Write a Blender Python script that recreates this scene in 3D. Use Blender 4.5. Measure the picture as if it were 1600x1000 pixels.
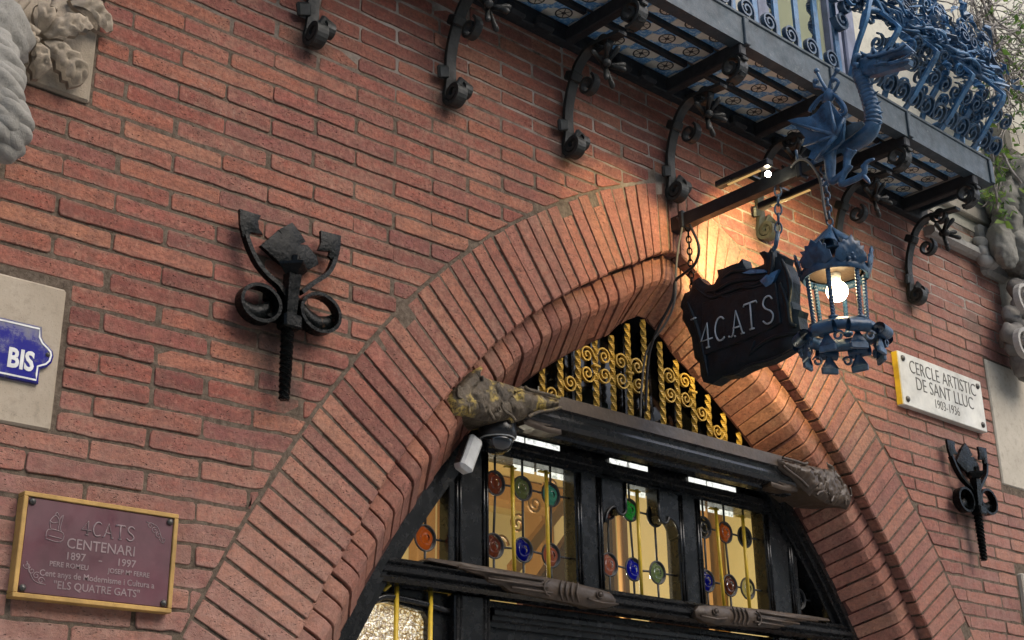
import bpy, math, random
from mathutils import Vector, Matrix, noise
random.seed(7)
R = math.radians
for o in list(bpy.data.objects):
    bpy.data.objects.remove(o)
scene = bpy.context.scene
COL = scene.collection

# ------------------------------------------------------------------ camera
CAM = Vector((-1.1932, -3.0236, 1.6))
YAW, PIT, ROL, FPX = -0.7341742, 0.36712455, -0.01318573, 2096.247
def cam_matrix():
    cz, sz = math.cos(YAW), math.sin(YAW)
    Rz = Matrix(((cz, sz, 0), (-sz, cz, 0), (0, 0, 1)))
    c, s = math.cos(PIT), math.sin(PIT)
    Rx = Matrix(((1, 0, 0), (0, c, s), (0, -s, c)))
    B = Matrix(((1, 0, 0), (0, 0, -1), (0, 1, 0)))
    c, s = math.cos(ROL), math.sin(ROL)
    Rr = Matrix(((c, -s, 0), (s, c, 0), (0, 0, 1)))
    return Rr @ B @ Rx @ Rz
CM = cam_matrix()          # rows: right, down, forward
cd = bpy.data.cameras.new('camera')
cd.sensor_width = 36.0
cd.lens = FPX * 36.0 / 1600.0
cd.clip_start = 0.05
cd.clip_end = 500
cam = bpy.data.objects.new('camera', cd)
COL.objects.link(cam)
rm = Matrix((CM[0], -CM[1], -CM[2])).transposed().to_4x4()
cam.matrix_world = Matrix.Translation(CAM) @ rm
scene.camera = cam

# ------------------------------------------------------------------ sky, sun, exposure
SUN_EL, SUN_AZ = R(44), R(20)      # sun high in front of the facade, a little to the right
wd = bpy.data.worlds.new('World')
scene.world = wd
wd.use_nodes = True
nt = wd.node_tree
nt.nodes.clear()
wo = nt.nodes.new('ShaderNodeOutputWorld')
bg = nt.nodes.new('ShaderNodeBackground')
sk = nt.nodes.new('ShaderNodeTexSky')
sk.sky_type = 'NISHITA'
sk.sun_disc = False
sk.sun_elevation = SUN_EL
sdir = Vector((math.sin(SUN_AZ) * math.cos(SUN_EL), -math.cos(SUN_AZ) * math.cos(SUN_EL), math.sin(SUN_EL)))
sk.sun_rotation = math.atan2(sdir.x, sdir.y)
sk.air_density = 1.0
sk.dust_density = 3.0
bg.inputs['Strength'].default_value = 0.15
nt.links.new(sk.outputs[0], bg.inputs[0])
nt.links.new(bg.outputs[0], wo.inputs[0])
sd = bpy.data.lights.new('sun', 'SUN')
sd.energy = 0.9
sd.angle = R(45)
sd.color = (1.0, 0.95, 0.87)
so = bpy.data.objects.new('sun', sd)
COL.objects.link(so)
so.rotation_euler = sdir.to_track_quat('Z', 'Y').to_euler()
so.location = sdir * 12
scene.view_settings.view_transform = 'Standard'
scene.view_settings.look = 'None'
scene.view_settings.gamma = 1
scene.view_settings.exposure = 0.8
scene.view_settings.use_curve_mapping = False
scene.render.engine = 'CYCLES'
scene.cycles.max_bounces = 6
scene.cycles.diffuse_bounces = 3
scene.cycles.glossy_bounces = 3
scene.cycles.transmission_bounces = 4
scene.cycles.transparent_max_bounces = 10
scene.cycles.caustics_reflective = False
scene.cycles.caustics_refractive = False
scene.cycles.use_denoising = True
scene.cycles.use_adaptive_sampling = True
scene.cycles.adaptive_threshold = 0.02
scene.render.resolution_x = 1024
scene.render.resolution_y = 640

# ------------------------------------------------------------------ measuring helpers
def ray(px, py):
    d = Vector(((px - 800) / FPX, (py - 500) / FPX, 1.0))
    return CM.transposed() @ d
def on_y(px, py, y):
    d = ray(px, py)
    return CAM + d * ((y - CAM.y) / d.y)
def on_x(px, py, x):
    d = ray(px, py)
    return CAM + d * ((x - CAM.x) / d.x)
def on_z(px, py, z):
    d = ray(px, py)
    return CAM + d * ((z - CAM.z) / d.z)
def proj(p):
    q = CM @ (Vector(p) - CAM)
    if q.z < 0.05:
        return (-9999, -9999)
    return (800 + FPX * q.x / q.z, 500 + FPX * q.y / q.z)

# ------------------------------------------------------------------ mesh helpers
def V(*a):
    return Vector(a)
class MB:
    def __init__(self):
        self.v = []; self.f = []; self.m = []; self.s = []
    def add(self, vs, fs, mat=0, smooth=False):
        o = len(self.v)
        self.v += [Vector(x) for x in vs]
        for q in fs:
            self.f.append([i + o for i in q]); self.m.append(mat); self.s.append(smooth)
        return self
    def merge(self, mb, M=None, mat=None):
        o = len(self.v)
        self.v += [(M @ x if M else x.copy()) for x in mb.v]
        for q, mm, ss in zip(mb.f, mb.m, mb.s):
            self.f.append([i + o for i in q]); self.m.append(mm if mat is None else mat); self.s.append(ss)
        return self
    def box(self, c, s, M=None, mat=0, bev=0.0):
        c = Vector(c); hx, hy, hz = s[0] / 2, s[1] / 2, s[2] / 2
        if bev <= 0:
            vs = [V(sx * hx, sy * hy, sz * hz) for sx in (-1, 1) for sy in (-1, 1) for sz in (-1, 1)]
            fs = [(0, 1, 3, 2), (4, 6, 7, 5), (0, 4, 5, 1), (2, 3, 7, 6), (0, 2, 6, 4), (1, 5, 7, 3)]
        else:
            b = min(bev, hx * .9, hy * .9, hz * .9)
            vs = []; idx = {}
            for sx in (-1, 1):
                for sy in (-1, 1):
                    for sz in (-1, 1):
                        for a in range(3):
                            p = [sx * (hx - b), sy * (hy - b), sz * (hz - b)]
                            p[a] = (sx * hx, sy * hy, sz * hz)[a]
                            idx[(sx, sy, sz, a)] = len(vs); vs.append(V(*p))
            fs = []
            for a in range(3):
                o1, o2 = [k for k in range(3) if k != a]
                for sg in (-1, 1):
                    q = []
                    for (u, w) in ((-1, -1), (1, -1), (1, 1), (-1, 1)):
                        k = [0, 0, 0]; k[a] = sg; k[o1] = u; k[o2] = w
                        q.append(idx[(k[0], k[1], k[2], a)])
                    if (sg < 0) != (a == 1): q.reverse()
                    fs.append(q)
            for a in range(3):
                o1, o2 = [k for k in range(3) if k != a]
                for u in (-1, 1):
                    for w in (-1, 1):
                        k0 = [0, 0, 0]; k1 = [0, 0, 0]
                        k0[a] = -1; k1[a] = 1
                        k0[o1] = k1[o1] = u; k0[o2] = k1[o2] = w
                        fs.append((idx[(*k0, o1)], idx[(*k1, o1)], idx[(*k1, o2)], idx[(*k0, o2)]))
            for sx in (-1, 1):
                for sy in (-1, 1):
                    for sz in (-1, 1):
                        fs.append(tuple(idx[(sx, sy, sz, a)] for a in range(3)))
        if M is not None:
            vs = [M @ x for x in vs]
        self.add([c + x for x in vs], fs, mat)
        return self
    def sweep(self, pts, sec, up=None, sc=None, tw=None, mat=0, smooth=True, closed=False, caps=True):
        """sweep a 2-D section (list of (a,b)) along pts. a is along side = t x up, b along up."""
        pts = [Vector(p) for p in pts]; n = len(pts)
        k = len(sec); rings = []
        prev = None
        for i in range(n):
            if closed:
                t = pts[(i + 1) % n] - pts[i - 1]
            else:
                t = pts[min(i + 1, n - 1)] - pts[max(i - 1, 0)]
            if t.length < 1e-9: t = V(0, 0, 1)
            t.normalize()
            if up is not None:
                u = Vector(up[i]) if isinstance(up, list) else Vector(up)
                u = u - t * u.dot(t)
                if u.length < 1e-4:
                    u = t.orthogonal()
                u.normalize()
            else:
                if prev is None:
                    u = t.orthogonal().normalized()
                else:
                    u = prev - t * prev.dot(t)
                    u = u.normalized() if u.length > 1e-6 else t.orthogonal().normalized()
                prev = u
            s = t.cross(u)
            if tw is not None:
                c_, s_ = math.cos(tw[i]), math.sin(tw[i])
                s, u = s * c_ + u * s_, u * c_ - s * s_
            z = sc[i] if sc is not None else 1.0
            if isinstance(z, (tuple, list)): za, zb = z
            else: za = zb = z
            rings.append([pts[i] + s * (a * za) + u * (b * zb) for a, b in sec])
        vs = [p for r_ in rings for p in r_]
        fs = []
        for i in range(n if closed else n - 1):
            j = (i + 1) % n
            for q in range(k):
                q2 = (q + 1) % k
                fs.append((i * k + q, i * k + q2, j * k + q2, j * k + q))
        self.add(vs, fs, mat, smooth)
        if caps and not closed:
            o = len(self.v) - len(vs)
            self.f.append([o + q for q in range(k)][::-1]); self.m.append(mat); self.s.append(False)
            self.f.append([o + (n - 1) * k + q for q in range(k)]); self.m.append(mat); self.s.append(False)
        return self
    def tube(self, pts, r, n=8, mat=0, closed=False, caps=True):
        sec = [(math.cos(2 * math.pi * q / n), math.sin(2 * math.pi * q / n)) for q in range(n)]
        sc = r if isinstance(r, list) else [r] * len(pts)
        return self.sweep(pts, sec, None, sc, None, mat, True, closed, caps)
    def band(self, pts, wdir, w, t, mat=0, closed=False, sc=None, smooth=False):
        """flat strip of width w along wdir and thickness t"""
        sec = [(-t / 2, -w / 2), (t / 2, -w / 2), (t / 2, w / 2), (-t / 2, w / 2)]
        return self.sweep(pts, sec, wdir, sc, None, mat, smooth, closed)
    def twist(self, p0, p1, w, turns, n=40, mat=0, w2=None, sc=None):
        p0 = Vector(p0); p1 = Vector(p1)
        b = (w2 or w) / 2; a = w / 2
        pts = [p0.lerp(p1, i / n) for i in range(n + 1)]
        return self.sweep(pts, [(-a, -b), (a, -b), (a, b), (-a, b)], None, sc,
                          [turns * 2 * math.pi * i / n for i in range(n + 1)], mat, False)
    def lathe(self, prof, c=(0, 0, 0), axis=(0, 0, 1), n=20, mat=0, smooth=True, sx=1.0, caps=True):
        c = Vector(c); ax = Vector(axis).normalized()
        a = ax.orthogonal().normalized(); b = ax.cross(a)
        vs = []
        for r_, h in prof:
            for q in range(n):
                th = 2 * math.pi * q / n
                vs.append(c + ax * h + (a * math.cos(th) * sx + b * math.sin(th)) * r_)
        fs = []
        for i in range(len(prof) - 1):
            for q in range(n):
                q2 = (q + 1) % n
                fs.append((i * n + q, i * n + q2, (i + 1) * n + q2, (i + 1) * n + q))
        self.add(vs, fs, mat, smooth)
        o = len(self.v) - len(vs)
        caps = caps and prof[0] != prof[-1]
        if caps and prof[0][0] > 1e-5:
            self.f.append([o + q for q in range(n)][::-1]); self.m.append(mat); self.s.append(False)
        if caps and prof[-1][0] > 1e-5:
            self.f.append([o + (len(prof) - 1) * n + q for q in range(n)]); self.m.append(mat); self.s.append(False)
        return self
    def sphere(self, c, r, n=12, m=8, sc=(1, 1, 1), mat=0):
        c = Vector(c); vs = [c + V(0, 0, r * sc[2])]
        for i in range(1, m):
            ph = math.pi * i / m
            for q in range(n):
                th = 2 * math.pi * q / n
                vs.append(c + V(r * sc[0] * math.sin(ph) * math.cos(th), r * sc[1] * math.sin(ph) * math.sin(th), r * sc[2] * math.cos(ph)))
        vs.append(c - V(0, 0, r * sc[2]))
        fs = [(0, 1 + q, 1 + (q + 1) % n) for q in range(n)]
        for i in range(m - 2):
            for q in range(n):
                a = 1 + i * n
                fs.append((a + q, a + n + q, a + n + (q + 1) % n, a + (q + 1) % n))
        a = 1 + (m - 2) * n
        fs += [(a + q, len(vs) - 1, a + (q + 1) % n) for q in range(n)]
        self.add(vs, fs, mat, True)
        return self
    def prism(self, poly, o, ux, uy, t0, t1, bev=0.0, mat=0, side=None):
        """polygon (2-D, ccw seen from +normal) in the frame o,ux,uy; normal n = ux x uy; from t0 (back) to t1 (front)"""
        o = Vector(o); ux = Vector(ux); uy = Vector(uy); n = ux.cross(uy)
        k = len(poly)
        area = sum(poly[i][0] * poly[(i + 1) % k][1] - poly[(i + 1) % k][0] * poly[i][1] for i in range(k))
        if area < 0: poly = poly[::-1]
        P = lambda a, t: o + ux * a[0] + uy * a[1] + n * t
        rings = [[P(a, t0) for a in poly]]
        if bev > 0:
            rings.append([P(a, t1 - bev) for a in poly])
            rings.append([P(a, t1) for a in inset(poly, bev)])
        else:
            rings.append([P(a, t1) for a in poly])
        vs = [p for r_ in rings for p in r_]; fs = []
        for i in range(len(rings) - 1):
            for q in range(k):
                q2 = (q + 1) % k
                fs.append((i * k + q, i * k + q2, (i + 1) * k + q2, (i + 1) * k + q))
        self.add(vs, fs, mat if side is None else side)
        oo = len(self.v) - len(vs)
        self.f.append([oo + (len(rings) - 1) * k + q for q in range(k)]); self.m.append(mat); self.s.append(False)
        self.f.append([oo + q for q in range(k)][::-1]); self.m.append(mat if side is None else side); self.s.append(False)
        return self
    def jitter(self, amp, fr=9.0):
        for i, p in enumerate(self.v):
            self.v[i] = p + noise.noise_vector(p * fr) * amp
        return self
    def mesh(self, name, mats):
        me = bpy.data.meshes.new(name)
        me.from_pydata([tuple(p) for p in self.v], [], self.f)
        for mt in (mats if isinstance(mats, (list, tuple)) else [mats]):
            me.materials.append(mt)
        me.polygons.foreach_set('material_index', self.m)
        me.polygons.foreach_set('use_smooth', self.s)
        me.update()
        return me
    def build(self, name, mats, parent=None, label=None, local=False, kind=None):
        """vertices are in world space; they are stored relative to the thing they belong to"""
        org = V(0, 0, 0)
        if parent is not None:
            org = ORG.get(parent.name, V(0, 0, 0))
        if not local:
            for i in range(len(self.v)): self.v[i] = self.v[i] - org
        me = self.mesh(name, mats)
        ob = bpy.data.objects.new(name, me)
        COL.objects.link(ob)
        if parent is not None:
            ob.parent = parent
            ORG[ob.name] = org
        if label: ob['label'] = label
        if kind: ob['kind'] = kind
        return ob
ORG = {}
def inset(poly, d):
    k = len(poly); out = []
    for i in range(k):
        a, b, c = Vector(poly[i - 1]), Vector(poly[i]), Vector(poly[(i + 1) % k])
        e1 = (b - a); e2 = (c - b)
        e1 = e1.normalized() if e1.length > 1e-9 else Vector((1, 0))
        e2 = e2.normalized() if e2.length > 1e-9 else e1
        n1 = Vector((-e1.y, e1.x)); n2 = Vector((-e2.y, e2.x))
        nn = n1 + n2
        if nn.length < 1e-6: nn = n1
        nn.normalize()
        s = max(0.45, nn.dot(n1))
        out.append(b + nn * (d / s))
    return out
def thing(name, loc, label, cat, group=None):
    o = bpy.data.objects.new(name, None)
    o.empty_display_size = 0.1
    COL.objects.link(o)
    o.location = loc
    ORG[o.name] = Vector(loc)
    o['label'] = label; o['category'] = cat
    if group: o['group'] = group
    return o
def solo(ob, label, cat, group=None):
    ob['label'] = label; ob['category'] = cat
    if group: ob['group'] = group
    return ob
def recenter(ob, loc):
    """move the origin of a top-level mesh built in world space to loc"""
    loc = Vector(loc)
    ob.data.transform(Matrix.Translation(-loc))
    ob.location = loc
    return ob
def dup(o, parent=None, loc=None, label=None, mirror=None):
    c = o.copy(); COL.objects.link(c)
    c.parent = parent
    if loc is not None:
        c.location = loc
    if label: c['label'] = label
    for ch in [x for x in bpy.data.objects if x.parent == o]:
        dup(ch, c)
    return c
def struct(ob):
    ob['kind'] = 'structure'
    return ob
def spiral(c, r0, r1, a0, turns, ux, uy, n=28):
    """points from outside (r0 at angle a0) winding in to r1"""
    c = Vector(c); ux = Vector(ux); uy = Vector(uy)
    out = []
    for i in range(n + 1):
        t = i / n
        r_ = r0 + (r1 - r0) * t ** 0.85
        a = a0 + turns * 2 * math.pi * t
        out.append(c + ux * (r_ * math.cos(a)) + uy * (r_ * math.sin(a)))
    return out
def smooth_path(pts, n=6):
    """Catmull-Rom"""
    P = [Vector(p) for p in pts]; out = []
    for i in range(len(P) - 1):
        p0 = P[max(i - 1, 0)]; p1 = P[i]; p2 = P[i + 1]; p3 = P[min(i + 2, len(P) - 1)]
        for j in range(n):
            t = j / n
            out.append(0.5 * ((2 * p1) + (p2 - p0) * t + (2 * p0 - 5 * p1 + 4 * p2 - p3) * t * t + (3 * p1 - p0 - 3 * p2 + p3) * t ** 3))
    out.append(P[-1])
    return out
def lerp_list(vals, n):
    out = []
    for i in range(n):
        t = i / (n - 1) * (len(vals) - 1); k = min(int(t), len(vals) - 2)
        out.append(vals[k] + (vals[k + 1] - vals[k]) * (t - k))
    return out
def text_mb(body, size, o, ux, uy, depth=0.0015, align='CENTER', sx=1.0, bold=0.0, mat=0):
    cu = bpy.data.curves.new('lettering', 'FONT')
    cu.body = body; cu.size = size; cu.align_x = align
    cu.extrude = depth / 2; cu.offset = bold; cu.resolution_u = 3
    ob = bpy.data.objects.new('lettering', cu); COL.objects.link(ob)
    dg = bpy.context.evaluated_depsgraph_get()
    me = bpy.data.meshes.new_from_object(ob.evaluated_get(dg))
    ux = Vector(ux); uy = Vector(uy); n = ux.cross(uy); o = Vector(o)
    mb = MB()
    mb.add([o + ux * (v.co.x * sx) + uy * v.co.y + n * v.co.z for v in me.vertices], [list(p.vertices) for p in me.polygons], mat)
    bpy.data.objects.remove(ob); bpy.data.curves.remove(cu); bpy.data.meshes.remove(me)
    return mb
# ------------------------------------------------------------------ materials
class NT:
    def __init__(self, name):
        self.m = bpy.data.materials.new(name); self.m.use_nodes = True
        self.t = self.m.node_tree; self.t.nodes.clear()
        self.out = self.t.nodes.new('ShaderNodeOutputMaterial')
    def n(self, typ, **kw):
        nd = self.t.nodes.new('ShaderNode' + typ)
        for k, v in kw.items():
            if hasattr(nd, k) and not k[0].isupper(): setattr(nd, k, v)
        return nd
    def l(self, a, b):
        self.t.links.new(a, b)
    def val(self, sock, v):
        if hasattr(v, 'is_output') or hasattr(v, 'links'): self.l(v, sock)
        else: sock.default_value = v
    def math(self, op, a, b=0.0, clamp=False):
        nd = self.n('Math', operation=op); nd.use_clamp = clamp
        self.val(nd.inputs[0], a); self.val(nd.inputs[1], b)
        return nd.outputs[0]
    def mix(self, f, a, b, typ='MIX'):
        nd = self.t.nodes.new('ShaderNodeMix'); nd.data_type = 'RGBA'; nd.blend_type = typ
        self.val(nd.inputs[0], f)
        for s, v in ((nd.inputs[6], a), (nd.inputs[7], b)):
            if isinstance(v, tuple): s.default_value = (*v[:3], 1)
            else: self.l(v, s)
        return nd.outputs[2]
    def noise(self, vec, scale, detail=4, rough=0.6, dist=0.0):
        nd = self.n('TexNoise'); nd.inputs['Scale'].default_value = scale
        nd.inputs['Detail'].default_value = detail; nd.inputs['Roughness'].default_value = rough
        nd.inputs['Distortion'].default_value = dist
        if vec is not None: self.l(vec, nd.inputs['Vector'])
        return nd.outputs['Fac']
    def voro(self, vec, scale, feature='F1'):
        nd = self.n('TexVoronoi'); nd.feature = feature; nd.inputs['Scale'].default_value = scale
        if vec is not None: self.l(vec, nd.inputs['Vector'])
        return nd.outputs['Distance']
    def ramp(self, fac, stops, interp='LINEAR'):
        nd = self.n('ValToRGB'); cr = nd.color_ramp; cr.interpolation = interp
        while len(cr.elements) < len(stops): cr.elements.new(0.5)
        for e, (p, c) in zip(cr.elements, stops):
            e.position = p
            e.color = (*c[:3], 1) if isinstance(c, tuple) else (c, c, c, 1)
        self.val(nd.inputs[0], fac)
        return nd.outputs[0]
    def mapr(self, v, a, b, c=0.0, d=1.0):
        nd = self.n('MapRange'); self.val(nd.inputs[0], v)
        for i, x in zip((1, 2, 3, 4), (a, b, c, d)): nd.inputs[i].default_value = x
        return nd.outputs[0]
    def pos(self):
        return self.n('NewGeometry').outputs['Position']
    def bump(self, h, strength=0.3, dist=0.005, normal=None):
        nd = self.n('Bump'); nd.inputs['Strength'].default_value = strength; nd.inputs['Distance'].default_value = dist
        self.l(h, nd.inputs['Height'])
        if normal is not None: self.l(normal, nd.inputs['Normal'])
        return nd.outputs[0]
    def bsdf(self, color, rough=0.6, metal=0.0, spec=0.5, normal=None, **kw):
        b = self.n('BsdfPrincipled')
        if isinstance(color, tuple): b.inputs['Base Color'].default_value = (*color[:3], 1)
        else: self.l(color, b.inputs['Base Color'])
        self.val(b.inputs['Roughness'], rough); self.val(b.inputs['Metallic'], metal)
        self.val(b.inputs['Specular IOR Level'], spec)
        if normal is not None: self.l(normal, b.inputs['Normal'])
        for k, v in kw.items():
            self.val(b.inputs[k.replace('_', ' ')], v if not isinstance(v, tuple) else (*v[:3], 1))
        self.l(b.outputs[0], self.out.inputs[0])
        return b
def sep(nt_, v):
    nd = nt_.n('SeparateXYZ'); nt_.l(v, nd.inputs[0]); return nd.outputs
MAT = {}
def brick_mat(name, tint=(1, 1, 1), dusty=0.0, dark=1.0, edge=False):
    t = NT(name); p = t.pos()
    oi = t.n('ObjectInfo').outputs['Random']; ri = t.n('NewGeometry').outputs['Random Per Island']
    rnd = t.math('FRACT', t.math('ADD', oi, t.math('MULTIPLY', ri, 3.7)))
    rnd2 = t.math('FRACT', t.math('MULTIPLY', rnd, 17.3))
    c = t.ramp(rnd, [(0.0, (.19, .056, .048)), (.15, (.28, .080, .058)), (.32, (.35, .104, .070)), (.48, (.42, .150, .086)), (.62, (.23, .075, .066)), (.78, (.37, .118, .086)), (1.0, (.46, .195, .112))])
    # streaky firing tone along each brick
    st = t.n('Mapping'); st.inputs['Scale'].default_value = (3, 3, 14); t.l(p, st.inputs[0])
    c = t.mix(t.mapr(t.noise(st.outputs[0], 4.2, 5, .7), .38, .66), c, t.mix(.62, c, (.13, .055, .045)))
    c = t.mix(t.mapr(t.noise(p, 26, 4, .7), .50, .70, 0, .32), c, (.48, .20, .125))
    if edge:
        oz = t.math('ABSOLUTE', sep(t, t.n('TexCoord').outputs['Object'])[2])
        ef = t.math('MULTIPLY', t.mapr(oz, .010, .023), t.mapr(t.noise(p, 30, 4, .7), .36, .62))
        c = t.mix(t.math('MULTIPLY', ef, .65), c, (.27, .185, .135))
    # grey weathering film, different on every brick and drifting over the wall
    film = t.math('MULTIPLY', t.mapr(t.noise(p, 1.7, 3), .36, .64), t.mapr(rnd2, 0, 1, .2, 1.0))
    film = t.math('MULTIPLY', film, t.mapr(t.noise(p, 34, 4, .75), .33, .58))
    c = t.mix(t.math('ADD', t.math('MULTIPLY', film, .62), dusty, clamp=True), c, (.385, .235, .160))
    # lime smears
    lm = t.math('MULTIPLY', t.mapr(t.noise(p, 6.0, 5, .7), .60, .74), t.mapr(t.noise(p, 75, 4), .5, .65))
    c = t.mix(t.math('MULTIPLY', lm, .6), c, (.46, .38, .31))
    # pits and specks
    vd = t.n('Mapping'); vd.inputs['Scale'].default_value = (1, 1, 1.9); t.l(p, vd.inputs[0])
    wp = t.n('VectorMath', operation='ADD'); t.l(vd.outputs[0], wp.inputs[0])
    nz = t.n('TexNoise'); nz.inputs['Scale'].default_value = 60; t.l(p, nz.inputs['Vector'])
    sc = t.n('VectorMath', operation='SCALE'); t.l(nz.outputs['Color'], sc.inputs[0]); sc.inputs['Scale'].default_value = .02
    t.l(sc.outputs[0], wp.inputs[1])
    pit = t.mapr(t.voro(wp.outputs[0], 72), .10, .24, 1, 0)
    pit = t.math('MULTIPLY', pit, t.mapr(t.noise(p, 9, 3, .6), .46, .58))
    fine = t.math('MULTIPLY', t.mapr(t.voro(wp.outputs[0], 190), .10, .28, 1, 0), t.mapr(t.noise(p, 14, 3), .44, .60))
    pits = t.math('MAXIMUM', pit, fine)
    c = t.mix(t.math('MULTIPLY', pits, .85), c, (.045, .03, .025))
    # gritty fired surface, rain streaks and slow drift of tone over the wall
    c = t.mix(t.mapr(t.noise(p, 78, 4, .75), .42, .64, 0, .62), c, t.mix(.72, c, (.075, .030, .024)))
    c = t.mix(t.mapr(t.noise(p, 48, 3, .7), .58, .70, 0, .36), c, (.46, .24, .165))
    sm = t.n('Mapping'); sm.inputs['Scale'].default_value = (7, 7, .7); t.l(p, sm.inputs[0])
    c = t.mix(t.mapr(t.noise(sm.outputs[0], 1.6, 4, .6), .48, .70, 0, .42), c, (.13, .070, .055))
    c = t.mix(t.mapr(t.noise(p, .9, 2), .40, .62, .30, 0), c, t.mix(.5, c, (.16, .06, .045)))
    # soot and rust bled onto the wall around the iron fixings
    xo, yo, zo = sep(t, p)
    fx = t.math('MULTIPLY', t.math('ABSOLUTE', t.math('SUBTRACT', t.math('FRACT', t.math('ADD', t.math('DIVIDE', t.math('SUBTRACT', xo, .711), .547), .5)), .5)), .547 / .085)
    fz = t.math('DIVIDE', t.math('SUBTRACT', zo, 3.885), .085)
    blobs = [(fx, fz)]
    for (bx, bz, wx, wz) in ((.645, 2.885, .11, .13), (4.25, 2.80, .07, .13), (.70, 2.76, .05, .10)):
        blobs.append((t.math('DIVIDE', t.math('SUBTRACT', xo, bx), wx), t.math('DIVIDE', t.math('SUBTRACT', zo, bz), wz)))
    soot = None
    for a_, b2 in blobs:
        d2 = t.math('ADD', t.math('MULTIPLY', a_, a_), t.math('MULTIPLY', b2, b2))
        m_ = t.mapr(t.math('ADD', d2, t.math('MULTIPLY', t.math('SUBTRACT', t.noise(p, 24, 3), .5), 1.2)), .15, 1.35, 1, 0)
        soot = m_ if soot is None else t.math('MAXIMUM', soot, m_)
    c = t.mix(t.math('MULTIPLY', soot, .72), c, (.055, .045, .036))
    # pale dusty street film low on the left; flare haze painted into right-hand bricks
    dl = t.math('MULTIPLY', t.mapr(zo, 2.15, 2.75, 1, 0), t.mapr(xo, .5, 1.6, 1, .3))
    flare_r = t.mapr(xo, 3.3, 4.4, 0, .8)
    dust = t.math('MULTIPLY', t.math('MAXIMUM', dl, flare_r), t.mapr(t.noise(p, 18, 4, .7), .3, .6, .25, .75))
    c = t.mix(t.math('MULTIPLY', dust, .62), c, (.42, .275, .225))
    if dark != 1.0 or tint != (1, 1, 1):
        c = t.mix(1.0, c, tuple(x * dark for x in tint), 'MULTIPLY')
    h = t.math('SUBTRACT', t.math('ADD', t.math('MULTIPLY', t.noise(p, 90, 6, .75), .6), t.noise(p, 22, 4)), t.math('MULTIPLY', pits, 1.3))
    t.bsdf(c, t.mapr(t.noise(p, 40, 4), .3, .7, .72, .95), 0, .25, t.bump(h, .8, .008))
    MAT[name] = t.m
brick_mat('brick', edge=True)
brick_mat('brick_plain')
brick_mat('brick_arch', dusty=.16)
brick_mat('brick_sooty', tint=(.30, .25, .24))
t = NT('mortar'); p = t.pos()
zz = sep(t, p)[2]
c = t.mix(t.mapr(t.noise(p, 55, 6, .7), .35, .68), (.075, .056, .041), (.185, .145, .108))
c = t.mix(t.math('MULTIPLY', t.mapr(zz, 3.78, 4.0), t.mapr(t.noise(p, 7, 5), .36, .56)), c, (.40, .355, .31))
c = t.mix(t.mapr(t.noise(p, 4, 4), .55, .7, 0, .35), c, (.20, .16, .12))
t.bsdf(c, .95, 0, .15, t.bump(t.noise(p, 160, 6, .8), .8, .006)); MAT['mortar'] = t.m
def stone(name, a, b, bs=.5, sc=1.0, rough=.9):
    t = NT(name); p = t.pos()
    c = t.mix(t.mapr(t.noise(p, 5 * sc, 6, .65), .35, .68), a, b)
    c = t.mix(t.mapr(t.noise(p, 30 * sc, 6, .7), .52, .74, 0, .6), c, tuple(x * .55 for x in a))
    c = t.mix(t.mapr(t.voro(p, 140 * sc), .05, .22, .5, 0), c, tuple(x * .4 for x in a))
    h = t.math('ADD', t.noise(p, 120 * sc, 6, .75), t.math('MULTIPLY', t.noise(p, 18 * sc, 5), 1.2))
    t.bsdf(c, rough, 0, .25, t.bump(h, bs, .006)); MAT[name] = t.m
stone('stone_plate', (.33, .275, .205), (.41, .35, .27), .25)
stone('stone_carved', (.27, .225, .165), (.37, .31, .24), .5)
stone('stone_grey', (.30, .29, .265), (.44, .42, .38), .5)
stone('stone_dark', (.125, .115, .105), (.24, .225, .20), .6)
stone('stone_pale', (.40, .36, .29), (.48, .435, .355), .2)
stone('plaster', (.46, .44, .36), (.58, .555, .46), .12, .5)
stone('paving', (.44, .425, .39), (.54, .52, .485), .3)
def paint(name, col, rough=.35, spec=.5, bump=.25, wear=None, metal=0.0, coat=0.0, sc=1.0):
    t = NT(name); p = t.pos()
    c = t.mix(t.mapr(t.noise(p, 11 * sc, 6, .65), .35, .7), tuple(x * .72 for x in col), tuple(min(1, x * 1.25) for x in col))
    if wear: c = t.mix(t.mapr(t.noise(p, 38 * sc, 6, .75), .60, .72, 0, .8), c, wear)
    if name.startswith('iron'):      # grime and chipped paint
        c = t.mix(t.mapr(t.noise(p, 30, 5, .7), .48, .66, 0, .75), c, tuple(x * .30 for x in col))
        c = t.mix(t.mapr(t.noise(p, 16, 5, .8), .66, .72, 0, .6), c, (.075, .040, .022))
    r_ = t.mapr(t.noise(p, 26 * sc, 5), .3, .7, rough * .75, min(1, rough * 1.4))
    h = t.math('ADD', t.noise(p, 70 * sc, 5, .7), t.math('MULTIPLY', t.noise(p, 15 * sc, 3), 1.5))
    t.bsdf(c, r_, metal, spec, t.bump(h, bump, .004), Coat_Weight=coat); MAT[name] = t.m
paint('iron_black', (.0035, .0045, .0045), .24, .11, .6, (.010, .012, .011))
paint('iron_bracket', (.018, .020, .018), .5, .4, .5, (.05, .05, .042))
paint('iron_blue', (.048, .150, .290), .36, .55, .4, (.20, .33, .44))  # blue flare haze is partly mixed into this iron colour
paint('iron_blue_dark', (.036, .078, .135), .36, .55, .3, (.11, .16, .22))
paint('iron_lantern', (.018, .058, .115), .34, .5, .5, (.10, .19, .28))
paint('iron_dragon', (.034, .098, .185), .36, .5, .5, (.16, .27, .38))
paint('iron_sign', (.004, .011, .016), .42, .26, .5, (.012, .024, .030))
paint('iron_arm', (.010, .012, .015), .4, .35, .3, (.03, .034, .04))
paint('letter_silver', (.36, .40, .42), .4, .5, .4)
paint('fascia_paint', (.036, .056, .070), .5, .4, .25, (.15, .165, .16))
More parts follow.
